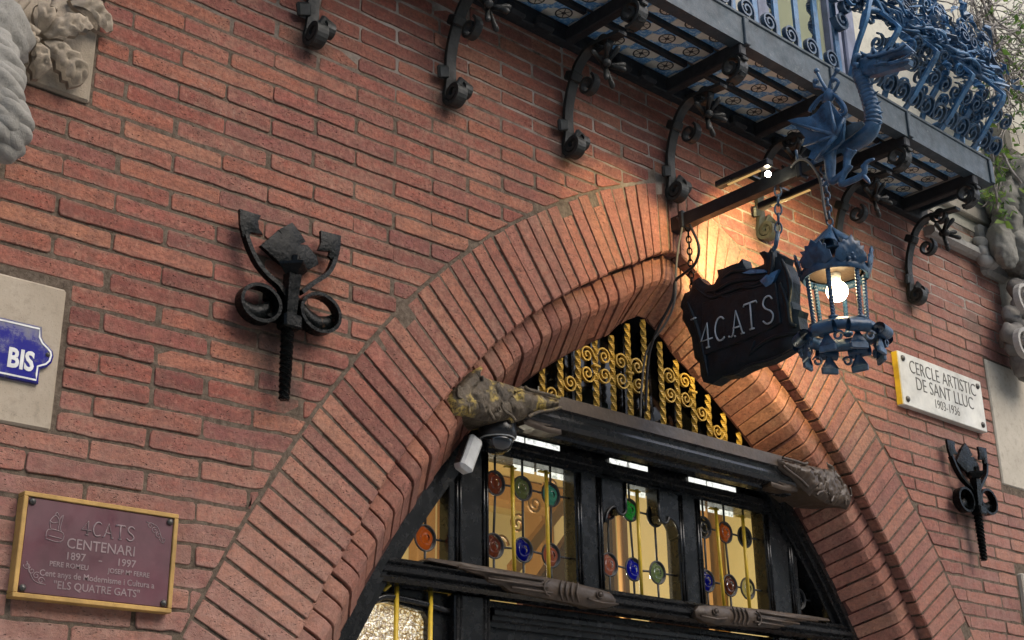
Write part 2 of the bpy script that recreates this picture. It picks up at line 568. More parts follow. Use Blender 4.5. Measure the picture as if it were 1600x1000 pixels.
paint('wood_black', (.007, .0075, .008), .24, .45, .10, (.014, .014, .014))
paint('wood_brown', (.058, .040, .027), .40, .35, .5, (.10, .066, .042))
t = NT('carved_gilt'); p = t.pos()
c = t.mix(t.mapr(t.noise(p, 22, 5, .7), .35, .7), (.045, .034, .022), (.13, .098, .06))
c = t.mix(t.math('MULTIPLY', t.mapr(t.noise(p, 13, 2, .5), .56, .64), t.mapr(t.noise(p, 90, 4, .7), .40, .58)), c, (.50, .36, .08))
t.bsdf(c, t.mapr(t.noise(p, 40, 4), .3, .7, .25, .5), .15, .5, t.bump(t.math('ADD', t.noise(p, 110, 5, .8), t.noise(p, 40, 3)), .9, .006)); MAT['carved_gilt'] = t.m
paint('gold_paint', (.50, .31, .05), .42, .4, .45, (.20, .11, .03))
paint('brass_rod', (.62, .42, .035), .35, .5, .1)
paint('bronze_bolt', (.09, .085, .075), .4, .5, .2, metal=.6)
paint('cable_grey', (.12, .115, .105), .6, .3, .1)
paint('cable_black', (.012, .012, .013), .5, .4, .1)
paint('plastic_white', (.48, .49, .48), .4, .5, .05)
paint('plastic_black', (.012, .013, .014), .3, .5, .05)
paint('beam_dark', (.020, .022, .024), .6, .3, .3, (.05, .05, .05))
paint('wood_frame_yellow', (.44, .27, .085), .6, .3, .3, (.30, .17, .05))
paint('plaque_maroon', (.105, .040, .050), .38, .5, .06, (.13, .055, .065), sc=.6)
paint('plaque_relief', (.23, .17, .17), .45, .5, .1)
paint('marble', (.56, .545, .475), .4, .5, .06, (.49, .47, .39), sc=.5)
paint('engraved', (.10, .095, .085), .7, .2, .1)
paint('enamel_white', (.66, .66, .63), .3, .5, .05)
paint('lead', (.055, .055, .055), .5, .4, .2, metal=.3)
paint('door_frame_blue', (.15, .17, .24), .5, .4, .1)
paint('twig', (.25, .225, .20), .8, .2, .3)
# ------------------------------------------------------------------ ground
g = MB(); g.add([V(-60, -60, 0), V(60, -60, 0), V(60, 60, 0), V(-60, 60, 0)], [(0, 1, 2, 3)])
struct(g.build('pavement', MAT['paving']))

# ------------------------------------------------------------------ pointed arch: outline of the outer edge of the ring on the wall
XC = 2.37
HC = 0.05543                       # height of one brick course
Z0 = 3.3138                        # bed line of course 0
def ext_z(w): return 3.978 - .518 * w + .077 * w * w - .167 * w ** 3 - .034 * max(0, 1 - w / .45) ** 2
def arch_curve():
    P = []
    n = 600
    for i in range(n + 1):
        w = 1.98 * i / n
        P.append((w, ext_z(w)))
    z = P[-1][1]
    while z > 0.02:
        z -= .01; P.append((1.98, z))
    return P
CUR = arch_curve()
def curve_len():
    L = [0.0]
    for a, b in zip(CUR[:-1], CUR[1:]): L.append(L[-1] + math.hypot(b[0] - a[0], b[1] - a[1]))
    return L
def tang_angle(i):
    a = CUR[max(i - 12, 0)]; b = CUR[min(i + 12, len(CUR) - 1)]
    return math.atan2(-(b[1] - a[1]), b[0] - a[0])      # slope down, 0 = flat, pi/2 = vertical
ANG = []
for i in range(len(CUR)):
    a = tang_angle(i); w = CUR[i][0]
    k = min(1, w / .5); k = k * k * (3 - 2 * k)
    ANG.append(a * k)
def offset_curve(d):
    """points moved d towards the opening along the (apex-softened) joint direction"""
    return [(w - d * math.sin(a), z - d * math.cos(a)) for (w, z), a in zip(CUR, ANG)]
RING1, RING2, SPLAY = .29, .105, .205
IN1 = offset_curve(RING1); IN2 = offset_curve(RING1 + RING2)
def stations(off, pitch):
    C = offset_curve(off); L = 0.0; out = [(0.0, 0)]; nxt = pitch * .5
    out = []
    for i in range(1, len(C)):
        L += math.hypot(C[i][0] - C[i - 1][0], C[i][1] - C[i - 1][1])
        if L >= nxt and C[i][0] > .0:
            out.append(i); nxt += pitch
    return out
def ext_half_width(z):
    lo = None
    for (w, zz) in CUR:
        if zz <= z: return w
    return 1.98
# ------------------------------------------------------------------ the brick wall
wall = thing('brick_wall', (0, 0, 0), 'red brick facade wall with thin bricks and dark recessed mortar joints', 'wall')
X_LEFT, X_RIGHT, Z_TOP = -1.2, 4.868, 4.42
STONES = [(-2, .050, 3.40, 9), (-2, .055, 2.507, 2.883), (4.601, 9, 3.098, 3.732), (4.618, 9, 0, 2.70)]   # x0,x1,z0,z1 of stone blocks let into the brickwork
def clip_half(poly, px, pz, nx, nz):
    out = []
    for i in range(len(poly)):
        a, b = poly[i], poly[(i + 1) % len(poly)]
        da = (a[0] - px) * nx + (a[1] - pz) * nz; db = (b[0] - px) * nx + (b[1] - pz) * nz
        if da >= 0: out.append(a)
        if (da >= 0) != (db >= 0):
            t_ = da / (da - db); out.append((a[0] + (b[0] - a[0]) * t_, a[1] + (b[1] - a[1]) * t_))
    return out
def poly_area(p):
    return .5 * abs(sum(p[i][0] * p[(i + 1) % len(p)][1] - p[(i + 1) % len(p)][0] * p[i][1] for i in range(len(p))))
def rough_outline(poly, rad=.0048, amp=.0016, seed=0, mid=True):
    """rounded, slightly wavy outline"""
    rn = random.Random(seed); k = len(poly); out = []
    for i in range(k):
        a, b, c = Vector(poly[i - 1]), Vector(poly[i]), Vector(poly[(i + 1) % k])
        la, lc = (a - b).length, (c - b).length
        if la < 1e-5 or lc < 1e-5: continue
        r_ = min(rad * rn.uniform(.6, 1.5), la * .4, lc * .4)
        out.append(b + (a - b) * (r_ / la)); out.append(b + (c - b) * (r_ / lc))
        if mid and lc > .12:
            for f in (.2, .4, .6, .82):
                out.append(b + (c - b) * (f + rn.uniform(-.06, .06)) + Vector((rn.uniform(-1, 1), rn.uniform(-1, 1))) * amp * 1.3)
    return [Vector((q.x + rn.uniform(-amp, amp), q.y + rn.uniform(-amp, amp))) for q in out]
BH, BL, JT = .0474, .2915, .0085
def brick_mb(poly, seed):
    mb = MB()
    mb.prism([tuple(q) for q in rough_outline(poly, seed=seed)], (0, 0, 0), (1, 0, 0), (0, 0, 1), -.05, 0.0, .0019)
    # u x v = x cross z = -y : front faces the street
    return mb
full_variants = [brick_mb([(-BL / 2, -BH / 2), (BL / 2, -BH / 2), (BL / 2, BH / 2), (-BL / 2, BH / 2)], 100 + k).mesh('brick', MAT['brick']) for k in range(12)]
cells = []      # (screen size, kind, payload)
rb = random.Random(3)
j0, j1 = int((0.0 - Z0) / HC) - 1, int((Z_TOP - Z0) / HC) + 1
for j in range(j0, j1):
    zc = Z0 + j * HC + HC * .08 + 0
    zb = zc - BH / 2; zt = zc + BH / 2
    if zt > Z_TOP or zb < .02: continue
    spans = []
    hw_b = ext_half_width(zb)
    left_joints = [i for i in range(-12, 40) if (i - j) % 2 == 0]
    for i in left_joints:
        shift = -.05 if (i * .15 > XC and zt < 3.97) else 0
        x0 = i * .15 + JT / 2 + shift + rb.uniform(-.005, .005); x1 = (i + 2) * .15 - JT / 2 + shift + rb.uniform(-.005, .005)
        if x1 < X_LEFT or x0 > X_RIGHT: continue
        x0 = max(x0, X_LEFT); x1 = min(x1, X_RIGHT)
        parts = [(x0, x1)]
        if rb.random() < .03 and x1 - x0 > .25:            # now and then two half bricks
            m_ = (x0 + x1) / 2 + rb.uniform(-.03, .03); parts = [(x0, m_ - JT / 2), (m_ + JT / 2, x1)]
        for (a, b) in parts:
            skip = False
            for (sx0, sx1, sz0, sz1) in STONES:
                if zt > sz0 + .012 and zb < sz1 - .012:
                    if sx0 < -1 and a < sx1 + .008: a = sx1 + .008
                    if sx1 > 8 and b > sx0 - .008: b = sx0 - .008
            if b - a < .018: continue
            poly = [(a, zb), (b, zb), (b, zt), (a, zt)]
            cut = False
            for s in (-1, 1):
                # nearest curve station to the brick's end on this side
                best = None
                cx = (a + b) / 2
                tx = min(max(cx, XC - 1.98), XC + 1.98)
                if (cx - XC) * s < 0: continue
                for q in range(0, len(CUR), 4):
                    w, z = CUR[q]
                    d = abs(XC + s * w - (b if s < 0 else a)) * .0 + (XC + s * w - cx) ** 2 + (z - zc) ** 2
                    if best is None or d < best[0]: best = (d, q)
                q = best[1]; w, z = CUR[q]; an = tang_angle(q)
                nx, nz = s * math.sin(an), math.cos(an)
                gap = .011
                p2 = clip_half(poly, XC + s * w + nx * gap, z + nz * gap, nx, nz)
                # inside test far from the curve
                if abs(cx - XC) < ext_half_width(zc) - .35 and zc < 3.9: p2 = []
                if len(p2) != len(poly) or any(abs(u[0] - v_[0]) + abs(u[1] - v_[1]) > 1e-6 for u, v_ in zip(p2, poly)): cut = True
                poly = p2
                if not poly: break
            if len(poly) < 3 or poly_area(poly) < .0006: continue
            cxp = sum(q[0] for q in poly) / len(poly); czp = sum(q[1] for q in poly) / len(poly)
            sp = proj((cxp, 0, czp)); vis = -20 < sp[0] < 1620 and -20 < sp[1] < 1020
            dist = (Vector((cxp, 0, czp)) - CAM).length
            size = poly_area(poly) / dist ** 3 if vis else 0
            # wall under the balcony soffit line only
            isfull = (not cut) and abs((b - a) - BL) < .016
            cells.append((size, isfull, poly, cxp, czp))
cells.sort(key=lambda c_: -c_[0])
NB = 300
rest = MB()
for n_, (size, isfull, poly, cx, cz) in enumerate(cells):
    dy = rb.uniform(-.0025, .0025)
    if n_ < NB:
        if isfull:
            me = full_variants[rb.randrange(12)]; sx = (max(q[0] for q in poly) - min(q[0] for q in poly)) / BL
        else:
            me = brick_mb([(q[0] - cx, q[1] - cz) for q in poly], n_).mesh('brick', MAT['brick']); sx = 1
        o = bpy.data.objects.new('brick', me); COL.objects.link(o)
        o.parent = wall; o.location = (cx, dy, cz)
        o.rotation_euler = (rb.uniform(-.012, .012), rb.uniform(-.005, .005), rb.uniform(-.006, .006))
        if isfull: o.scale = (sx, 1, 1)
    else:
        mb = brick_mb([(q[0] - cx, q[1] - cz) for q in poly], n_)
        rest.merge(mb, Matrix.Translation((cx, dy, cz)) @ Matrix.Rotation(rb.uniform(-.005, .005), 4, 'Y'))
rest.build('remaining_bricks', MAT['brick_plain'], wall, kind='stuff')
print('wall bricks', len(cells))
# mortar bed behind the bricks, with the arch opening left out
mo = MB()
inner = [(w, z) for (w, z) in offset_curve(.05)][::12]
outl = [(X_LEFT, 0.0), (X_LEFT, Z_TOP), (X_RIGHT, Z_TOP), (X_RIGHT, 0.0)]
outl += [(XC + w, z) for w, z in reversed(inner)] + [(XC - w, z) for w, z in inner[1:]]
mo.add([V(x, .0030, z) for x, z in outl], [list(range(len(outl)))])
mo.build('mortar_bed', MAT['mortar'], wall)
# thick masonry core that keeps daylight out behind the facing
core = MB()
inr = [(w, z) for (w, z) in offset_curve(RING1 + SPLAY - .015)][::12]
poly = [(-1.2, 0.0), (-1.2, 7.0), (10.2, 7.0), (10.2, 0.0)] + [(XC + w, z) for w, z in reversed(inr)] + [(XC - w, z) for w, z in inr[1:]]
core.add([V(x, .205, z) for x, z in poly], [list(range(len(poly)))])
core.build('masonry_core', MAT['mortar'], wall)

# ------------------------------------------------------------------ the arch
arch = thing('brick_arch', (XC, 0, 0), 'pointed doorway arch of radiating thin bricks in two stepped rings', 'arch')
def st_point(i, s, off):
    w, z = CUR[i]; a = ANG[i]
    return V(XC + s * (w - off * math.sin(a)), 0, z - off * math.cos(a))
def voussoir(ia, sa, ib, sb, prof, joint, ch, seed, front):
    """loft a (off,y) profile between joint lines a and b of the arch"""
    rn = random.Random(seed); mb = MB()
    mid = sum(q[0] for q in prof) / len(prof)
    T = (st_point(ib, sb, mid) - st_point(ia, sa, mid)).normalized()
    secs = []
    dy = rn.uniform(-.0035, .0035)
    dn = rn.uniform(-.004, .004)
    joint = joint + rn.uniform(-.0012, .0014)
    for (iq, sq, sh, inset_) in ((ia, sa, joint, True), (ia, sa, joint + ch, False), (ib, sb, -joint - ch, False), (ib, sb, -joint, True)):
        ring = []
        for (off, y, isf) in prof:
            p_ = st_point(iq, sq, off + dn) + T * sh
            p_.y = y + dy + (ch if (inset_ and isf) else 0)
            p_ += V(rn.uniform(-.0008, .0008), rn.uniform(-.0006, .0006), rn.uniform(-.0008, .0008))
            ring.append(p_)
        secs.append(ring)
    k = len(prof); vs = [p_ for r_ in secs for p_ in r_]; fs = []
    for i in range(3):
        for q in range(k):
            q2 = (q + 1) % k
            fs.append((i * k + q, (i + 1) * k + q, (i + 1) * k + q2, i * k + q2))
    fs.append(list(range(k))); fs.append([3 * k + q for q in range(k)][::-1])
    mb.add(vs, fs)
    return mb
prof1 = [(.001, .055, 0), (.001, .003, 1), (.004, 0.0, 1), (RING1 - .006, 0.0, 1), (RING1, .005, 1), (RING1, .055, 0)]
def ring(off, pitch, prof, name, mat, joint, group_z=1.55):
    st = stations(off, pitch)
    seq = [(i, -1) for i in reversed(st)] + [(i, 1) for i in st]
    rest_ = MB(); cnt = 0
    for q in range(len(seq) - 1):
        (ia, sa), (ib, sb) = seq[q], seq[q + 1]
        zc = st_point(ia, sa, off).z
        mb = voussoir(ia, sa, ib, sb, prof, joint, .0017, 1000 + q + int(off * 1000), 0)
        if zc > group_z:
            c_ = sum(mb.v, V(0, 0, 0)) / len(mb.v)
            mb.v = [v_ - c_ for v_ in mb.v]
            o = bpy.data.objects.new(name, mb.mesh(name, mat)); COL.objects.link(o)
            o.parent = arch; o.location = c_ - V(XC, 0, 0); cnt += 1
        else:
            rest_.merge(mb)
    rest_.build('lower_' + name + 's', mat, arch, kind='stuff')
    print(name, cnt)
ring(.145, .0575, prof1, 'face_brick', MAT['brick_arch'], .0050)
A, D = .048, .192
prof2 = [(RING1 + .004, D, 0), (RING1 + .004, A, 1), (RING1 + RING2 - .034, A, 1), (RING1 + RING2 - .010, A + .006, 1), (RING1 + RING2 + .006, A + .020, 1), (RING1 + RING2 + .020, A + .040, 0), (RING1 + SPLAY, D, 0)]
ring(RING1 + .07, .0575, prof2, 'edge_brick', MAT['brick_arch'], .004)
# mortar between the ring bricks
mm = MB()
def loft(off_y, mb, mat=0):
    idx = list(range(0, len(CUR), 10))
    seq = [(i, -1) for i in reversed(idx)] + [(i, 1) for i in idx[1:]]
    k = len(off_y); vs = []
    for i, s in seq:
        for off, y in off_y:
            p_ = st_point(i, s, off); p_.y = y; vs.append(p_)
    fs = [(a * k + q, (a + 1) * k + q, (a + 1) * k + q + 1, a * k + q + 1) for a in range(len(seq) - 1) for q in range(k - 1)]
    mb.add(vs, fs, mat)
loft([(0, .0055), (RING1 - .010, .0055), (RING1 - .007, .012), (RING1 - .008, A + .012), (RING1 + RING2 - .04, A + .012), (RING1 + RING2 + .006, A + .045), (RING1 + SPLAY - .008, D + .002)], mm)
mm.build('mortar_bed', MAT['mortar'], arch)
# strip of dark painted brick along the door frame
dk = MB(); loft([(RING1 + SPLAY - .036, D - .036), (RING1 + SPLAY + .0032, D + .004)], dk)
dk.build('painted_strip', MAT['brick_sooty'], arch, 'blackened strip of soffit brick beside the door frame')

# ------------------------------------------------------------------ stone blocks let into the wall
def block(name, x0, x1, y0, y1, z0, z1, mat, bev=.006, parent=None):
    mb = MB(); mb.box(((x0 + x1) / 2, (y0 + y1) / 2, (z0 + z1) / 2), (x1 - x0, y1 - y0, z1 - z0), bev=bev)
    return mb.build(name, mat, parent)
# houses across the narrow street (behind the viewer): they shade the low sky
far = MB(); far.box((1.0, -10.3, 3.9), (40, .6, 7.8))
for k in range(-6, 9):
    for zf in (1.2, 4.6):
        far.box((k * 2.4, -10.0, zf + 1.0), (1.1, .14, 2.0), mat=1)
struct(far.build('street_far_side', [MAT['plaster'], MAT['wood_black']]))
b = block('stone_block', -1.2, .048, -.004, .2, 2.513, 2.878, MAT['stone_plate'])
solo(recenter(b, (-.4, 0, 2.5)), 'smooth beige stone block set in the brickwork behind the blue number sign', 'stone block')
b = block('stone_block', 4.607, 6.4, -.004, .2, 3.104, 3.726, MAT['stone_pale'])
solo(recenter(b, (5.0, 0, 3.1)), 'large smooth cream stone block right of the white marble plaque', 'stone block')
b = block('stone_block', 4.624, 6.4, -.02, .2, 0, 2.69, MAT['stone_pale'])
solo(recenter(b, (5.0, 0, 0)), 'pale stone pier at the bottom right edge beyond the brickwork', 'stone pier')
# ------------------------------------------------------------------ carved relief helper
from mathutils import geometry as mgeo
def seg_dist(p, a, b):
    ab = b - a; l2 = ab.length_squared
    t_ = 0 if l2 < 1e-12 else max(0, min(1, (p - a).dot(ab) / l2))
    return (p - (a + ab * t_)).length
def in_poly(p, poly):
    c = False; k = len(poly); j = k - 1
    for i in range(k):
        a, b = poly[i], poly[j]
        if (a.y > p.y) != (b.y > p.y) and p.x < (b.x - a.x) * (p.y - a.y) / (b.y - a.y) + a.x: c = not c
        j = i
    return c
def relief(mb, poly, o, ux, uy, h, step, back=-.02, rad=.02, fn=None, mat=0, both=False):
    """pillowed carving: polygon outline, height h in the middle, flat or mirrored back"""
    o = Vector(o); ux = Vector(ux); uy = Vector(uy); nn = ux.cross(uy)
    P = [Vector(q) for q in poly]
    area = sum(P[i].x * P[(i + 1) % len(P)].y - P[(i + 1) % len(P)].x * P[i].y for i in range(len(P)))
    if area < 0: P.reverse()
    # refine outline
    Q = []
    for i in range(len(P)):
        a, b = P[i], P[(i + 1) % len(P)]
        m = max(1, int((b - a).length / (step * 1.3)))
        for k in range(m): Q.append(a.lerp(b, k / m))
    nb = len(Q); pts = list(Q)
    x0 = min(p.x for p in Q); x1 = max(p.x for p in Q); y0 = min(p.y for p in Q); y1 = max(p.y for p in Q)
    def bd(p): return min(seg_dist(p, Q[i], Q[(i + 1) % nb]) for i in range(nb))
    y = y0; row = 0
    while y < y1:
        x = x0 + (step / 2 if row % 2 else 0)
        while x < x1:
            p = Vector((x, y))
            if in_poly(p, Q) and bd(p) > step * .45: pts.append(p)
            x += step
        y += step * .87; row += 1
    res = mgeo.delaunay_2d_cdt(pts, [(i, (i + 1) % nb) for i in range(nb)], [list(range(nb))], 1, 1e-7)
    ov, of = res[0], res[2]
    vs = []
    for p in ov:
        d = bd(p)
        t_ = h * (1 - math.exp(-d / rad)) if h else 0
        if fn: t_ += fn(p.x, p.y, d)
        vs.append(o + ux * p.x + uy * p.y + nn * t_)
    mb.add(vs, [list(f) for f in of], mat, True)
    if both:
        vs2 = []
        for p in ov:
            d = bd(p); t_ = h * (1 - math.exp(-d / rad)) if h else 0
            if fn: t_ += fn(p.x, p.y, d)
            vs2.append(o + ux * p.x + uy * p.y + nn * (back - t_))
        mb.add(vs2, [list(f)[::-1] for f in of], mat, True)
        zb = back
    else: zb = back
    ring = [o + ux * q.x + uy * q.y for q in Q] + [o + ux * q.x + uy * q.y + nn * zb for q in Q]
    mb.add(ring, [(i + nb, (i + 1) % nb + nb, (i + 1) % nb, i) for i in range(nb)], mat, False)
    return mb
def leaf_poly(L, Wd, lobes=3, n=7, depth=.35):
    """serrated leaf outline along +x"""
    up = []
    for i in range(lobes * n + 1):
        t_ = i / (lobes * n)
        env = math.sin(math.pi * min(1, t_ * .96 + .02)) ** .7
        s = 1 - depth * abs(math.sin(math.pi * lobes * t_)) ** .6 * (1 - t_ * .4) if 0 < i < lobes * n else 1
        up.append((L * t_, Wd / 2 * env * s))
    return up + [(x, -y) for x, y in reversed(up[1:-1])]
def pxpoly(pts, y, ox, oz, sc=1.0, off=(0, 0)):
    """picture points of a zoom (scale sc, offset off) brought onto the plane y; local to ox, oz"""
    out = []
    for a, b in pts:
        p = on_y(off[0] + a / sc, off[1] + b / sc, y); out.append((p.x - ox, p.z - oz))
    return out
# ------------------------------------------------------------------ glass and glow materials
def glass(name, tint, rough=.05, refl=.12, trans=.85, bump=0.0, bsc=60):
    t = NT(name)
    tr = t.n('BsdfTransparent'); tr.inputs[0].default_value = (*tint, 1)
    gl = t.n('BsdfGlossy'); gl.inputs['Roughness'].default_value = rough
    df = t.n('BsdfTranslucent'); df.inputs[0].default_value = (*tint, 1)
    if bump:
        bn = t.bump(t.noise(t.pos(), bsc, 4), bump, .004); t.l(bn, gl.inputs['Normal'])
    m1 = t.n('MixShader'); m1.inputs[0].default_value = 1 - trans
    t.l(tr.outputs[0], m1.inputs[1]); t.l(df.outputs[0], m1.inputs[2])
    m2 = t.n('MixShader'); lw = t.n('LayerWeight'); lw.inputs[0].default_value = refl
    t.l(lw.outputs['Fresnel'], m2.inputs[0]); t.l(m1.outputs[0], m2.inputs[1]); t.l(gl.outputs[0], m2.inputs[2])
    t.l(m2.outputs[0], t.out.inputs[0]); MAT[name] = t.m
glass('glass_clear', (.96, .96, .92), .03, .06, .97)
for nm, c in dict(amber=(.50, .26, .13), mauve=(.26, .15, .14), green=(.08, .32, .15), bottle=(.22, .28, .22), teal=(.16, .38, .40), blue=(.03, .05, .42), smoke=(.08, .09, .10), rose=(.42, .25, .23), clear=(.55, .58, .50)).items():
    glass('roundel_' + nm, tuple(min(1, x * 1.35) for x in c), .10, .12, .72, .5, 60)
t = NT('glass_black'); t.bsdf((.003, .003, .003), .08, 0, .35); MAT['glass_black'] = t.m
glass('glass_dark', (.02, .025, .025), .06, .35, .9)
def glow(name, col, st):
    t = NT(name); e = t.n('Emission'); e.inputs[0].default_value = (*col, 1); e.inputs[1].default_value = st
    t.l(e.outputs[0], t.out.inputs[0]); MAT[name] = t.m
t = NT('lit_panel'); e = t.n('Emission'); pp_ = t.pos()
t.l(t.ramp(t.noise(pp_, 42, 4, .7), [(.36, (.34, .36, .34)), (.5, (.86, .87, .82)), (.62, (1, 1, .95))]), e.inputs[0]); e.inputs[1].default_value = .75
t.l(e.outputs[0], t.out.inputs[0]); MAT['lit_panel'] = t.m
t = NT('amber_crackle'); p = t.pos()
nz = t.n('TexNoise'); nz.inputs['Scale'].default_value = 40; t.l(p, nz.inputs['Vector'])
v1 = t.voro(p, 62, 'DISTANCE_TO_EDGE'); v2 = t.voro(nz.outputs['Color'], 9)
c = t.ramp(t.noise(p, 52, 3, .6, 2.5), [(.32, (.10, .045, .012)), (.46, (.46, .27, .07)), (.55, (.95, .78, .42)), (.64, (1.0, .96, .84))])
c = t.mix(t.mapr(v1, .0, .16, .85, 0), c, (.10, .05, .015))
e = t.n('Emission'); t.l(c, e.inputs[0]); e.inputs[1].default_value = .5
gl = t.n('BsdfGlossy'); gl.inputs['Roughness'].default_value = .15; gl.inputs[0].default_value = (.25, .25, .25, 1)
t.l(t.bump(t.noise(p, 60, 3), .8, .01), gl.inputs['Normal'])
ad = t.n('AddShader'); t.l(e.outputs[0], ad.inputs[0]); t.l(gl.outputs[0], ad.inputs[1]); t.l(ad.outputs[0], t.out.inputs[0]); MAT['amber_crackle'] = t.m
t = NT('room_wall'); p = t.pos()
t.bsdf(t.mix(t.mapr(t.noise(p, 1.4, 4), .35, .65), (.74, .62, .30), (.80, .70, .40)), .8, 0, .2); MAT['room_wall'] = t.m
t = NT('room_ceiling'); t.bsdf((.66, .50, .22), .8, 0, .2); MAT['room_ceiling'] = t.m
t = NT('room_wood'); t.bsdf((.10, .04, .03), .5, 0, .3); MAT['room_wood'] = t.m
t = NT('room_wood_light'); t.bsdf((.42, .22, .07), .5, 0, .3); MAT['room_wood_light'] = t.m

# ------------------------------------------------------------------ room behind the door glass
room = thing('entrance_room', (XC, 1.5, 0), 'warm yellow walled room seen through the leaded door windows', 'room')
mb = MB()
RX0, RX1, RY0, RY1, RZ = .6, 4.6, .36, 3.4, 3.55
mb.add([V(RX0, RY0, 0), V(RX0, RY1, 0), V(RX0, RY1, RZ), V(RX0, RY0, RZ)], [(0, 1, 2, 3)])
mb.add([V(RX1, RY0, 0), V(RX1, RY1, 0), V(RX1, RY1, RZ), V(RX1, RY0, RZ)], [(3, 2, 1, 0)])
mb.add([V(RX0, RY1, 0), V(RX1, RY1, 0), V(RX1, RY1, RZ), V(RX0, RY1, RZ)], [(0, 1, 2, 3)])
mb.add([V(RX0, RY0, 0.01), V(RX1, RY0, 0.01), V(RX1, RY1, 0.01), V(RX0, RY1, 0.01)], [(0, 1, 2, 3)])
mb.build('walls', MAT['room_wall'], room)
mb = MB(); mb.add([V(RX0, RY0, RZ), V(RX1, RY0, RZ), V(RX1, RY1, RZ), V(RX0, RY1, RZ)], [(3, 2, 1, 0)])
mb.build('ceiling', MAT['room_ceiling'], room)
for k, y in enumerate((1.0, 1.75, 2.5, 3.1)):
    mb = MB(); mb.box((RX1 - .06, y, 1.8), (.12, .16, 3.5), bev=.01); mb.build('pilaster', MAT['room_wood_light' if k % 2 else 'room_wall'], room)
for x in (1.5, 2.3, 3.1, 3.8):
    mb = MB(); mb.box((x, RY1 - .05, 1.8), (.14, .1, 3.5), bev=.01); mb.build('pilaster', MAT['room_wood_light'], room)
for y in (.9, 1.8, 2.7):
    mb = MB(); mb.box((XC, y, RZ - .08), (4.0, .14, .15), bev=.01); mb.build('ceiling_beam', MAT['room_wood_light'], room)
mb = MB(); mb.box((4.1, 2.6, 1.4), (.10, .5, 2.8), bev=.01); mb.build('dark_partition', MAT['room_wood'], room)
for x in (1.4, 2.4, 3.4):
    mb = MB(); mb.box((x, .62, RZ - .2), (.7, .18, .05), bev=.005); mb.build('ceiling_lamp', MAT['lit_panel'], room)
def room_panel(pts, y, mat, name):
    q = MB(); q.prism(pts, (0, y, 0), (1, 0, 0), (0, 0, 1), -.04, 0); q.build(name, mat, room)
room_panel([(2.62, 2.2), (2.66, 2.52), (3.06, 2.98), (3.22, 2.98), (3.22, 2.2)], 1.2, MAT['room_wood'], 'stair_side')
room_panel([(2.58, 2.60), (3.10, 3.16), (3.10, 3.22), (2.58, 2.67)], 1.17, MAT['room_wood_light'], 'stair_rail')
room_panel([(3.50, 2.2), (3.50, 2.50), (3.92, 2.82), (3.92, 2.2)], 1.25, MAT['room_wood'], 'stair_side')
for x_ in (2.34, 2.42, 2.52, 3.34, 3.42, 4.05):
    room_panel([(x_, 2.0), (x_ + .03, 2.0), (x_ + .03, 3.3), (x_, 3.3)], 1.32, MAT['room_wood_light'], 'baluster')
for k_ in range(5):
    q = MB(); q.band(spiral(V(2.50 + .10 * k_, 1.16, 2.74 + .10 * k_), .045, .01, k_, 1.5, (1, 0, 0), (0, 0, 1), 20), (0, 1, 0), .01, .01); q.build('stair_scroll', MAT['room_wood_light'], room)
ld = bpy.data.lights.new('room_fill', 'POINT'); ld.energy = 55; ld.shadow_soft_size = .12; ld.color = (1, .93, .8)  # unseen point light added out of view to brighten the room walls
lo = bpy.data.objects.new('room_fill', ld); COL.objects.link(lo); lo.location = (2.6, 1.7, 2.25)
mb = MB(); mb.lathe([(.02, 2.50), (.06, 2.47), (.13, 2.42), (.128, 2.41), (.05, 2.46), (.02, 2.48)], (2.6, 1.7, 0), (0, 0, 1), 18); mb.tube([V(2.6, 1.7, 2.48), V(2.6, 1.7, RZ)], .006, 6); mb.build('fill_shade', MAT['room_wood_light'], room)  # unseen pendant shade made up for the added room light

# ------------------------------------------------------------------ door screen of black timber
door = thing('door_screen', (XC, .25, 0), 'black timber door screen with leaded roundel windows filling the arch', 'door')
BK = MAT['wood_black']
def loft_range(off_y, mb, zmax, mat=0, zmin=0.0):
    for s in (-1, 1):
        idx = [i for i in range(0, len(CUR), 6) if zmin < st_point(i, s, off_y[0][0]).z < zmax]
        k = len(off_y); vs = []
        for i in idx:
            for off, y in off_y:
                p_ = st_point(i, s, off); p_.y = y; vs.append(p_)
        fs = [(a * k + q, (a + 1) * k + q, (a + 1) * k + q + 1, a * k + q + 1) for a in range(len(idx) - 1) for q in range(k - 1)]
        if s < 0: fs = [f[::-1] for f in fs]
        mb.add(vs, fs, mat)
F0 = RING1 + SPLAY
mb = MB()
loft_range([(F0 - .010, .30), (F0 - .010, .190), (F0 + .022, .190), (F0 + .026, .205), (F0 + .046, .205), (F0 + .050, .225), (F0 + .074, .225), (F0 + .074, .32)], mb, 3.02)
mb.build('curved_jamb', BK, door)
def half_in(z, off):
    C = offset_curve(off)
    for w, zz in C:
        if zz <= z: return w
    return C[-1][0]
ZB, ZT = 2.385, 2.79           # sill and head of the upper lights
posts = [(1.492, 1.640), (2.037, 2.173), (2.572, 2.706), (3.090, 3.262)]
YF = .236
for (a, b) in posts:
    mb = MB(); mb.box(((a + b) / 2, (YF + .30) / 2 + .004, (ZB + ZT) / 2), (b - a, .30 - YF, ZT - ZB + .03), bev=.004)
    po = mb.build('post', BK, door)
    for e_ in (a + .010, a + .024, b - .010, b - .024):       # beads planted on the post
        q = MB(); q.tube([V(e_, YF + .002, ZB + .0), V(e_, YF + .002, ZT)], .0052, 8); q.build('bead', BK, po)
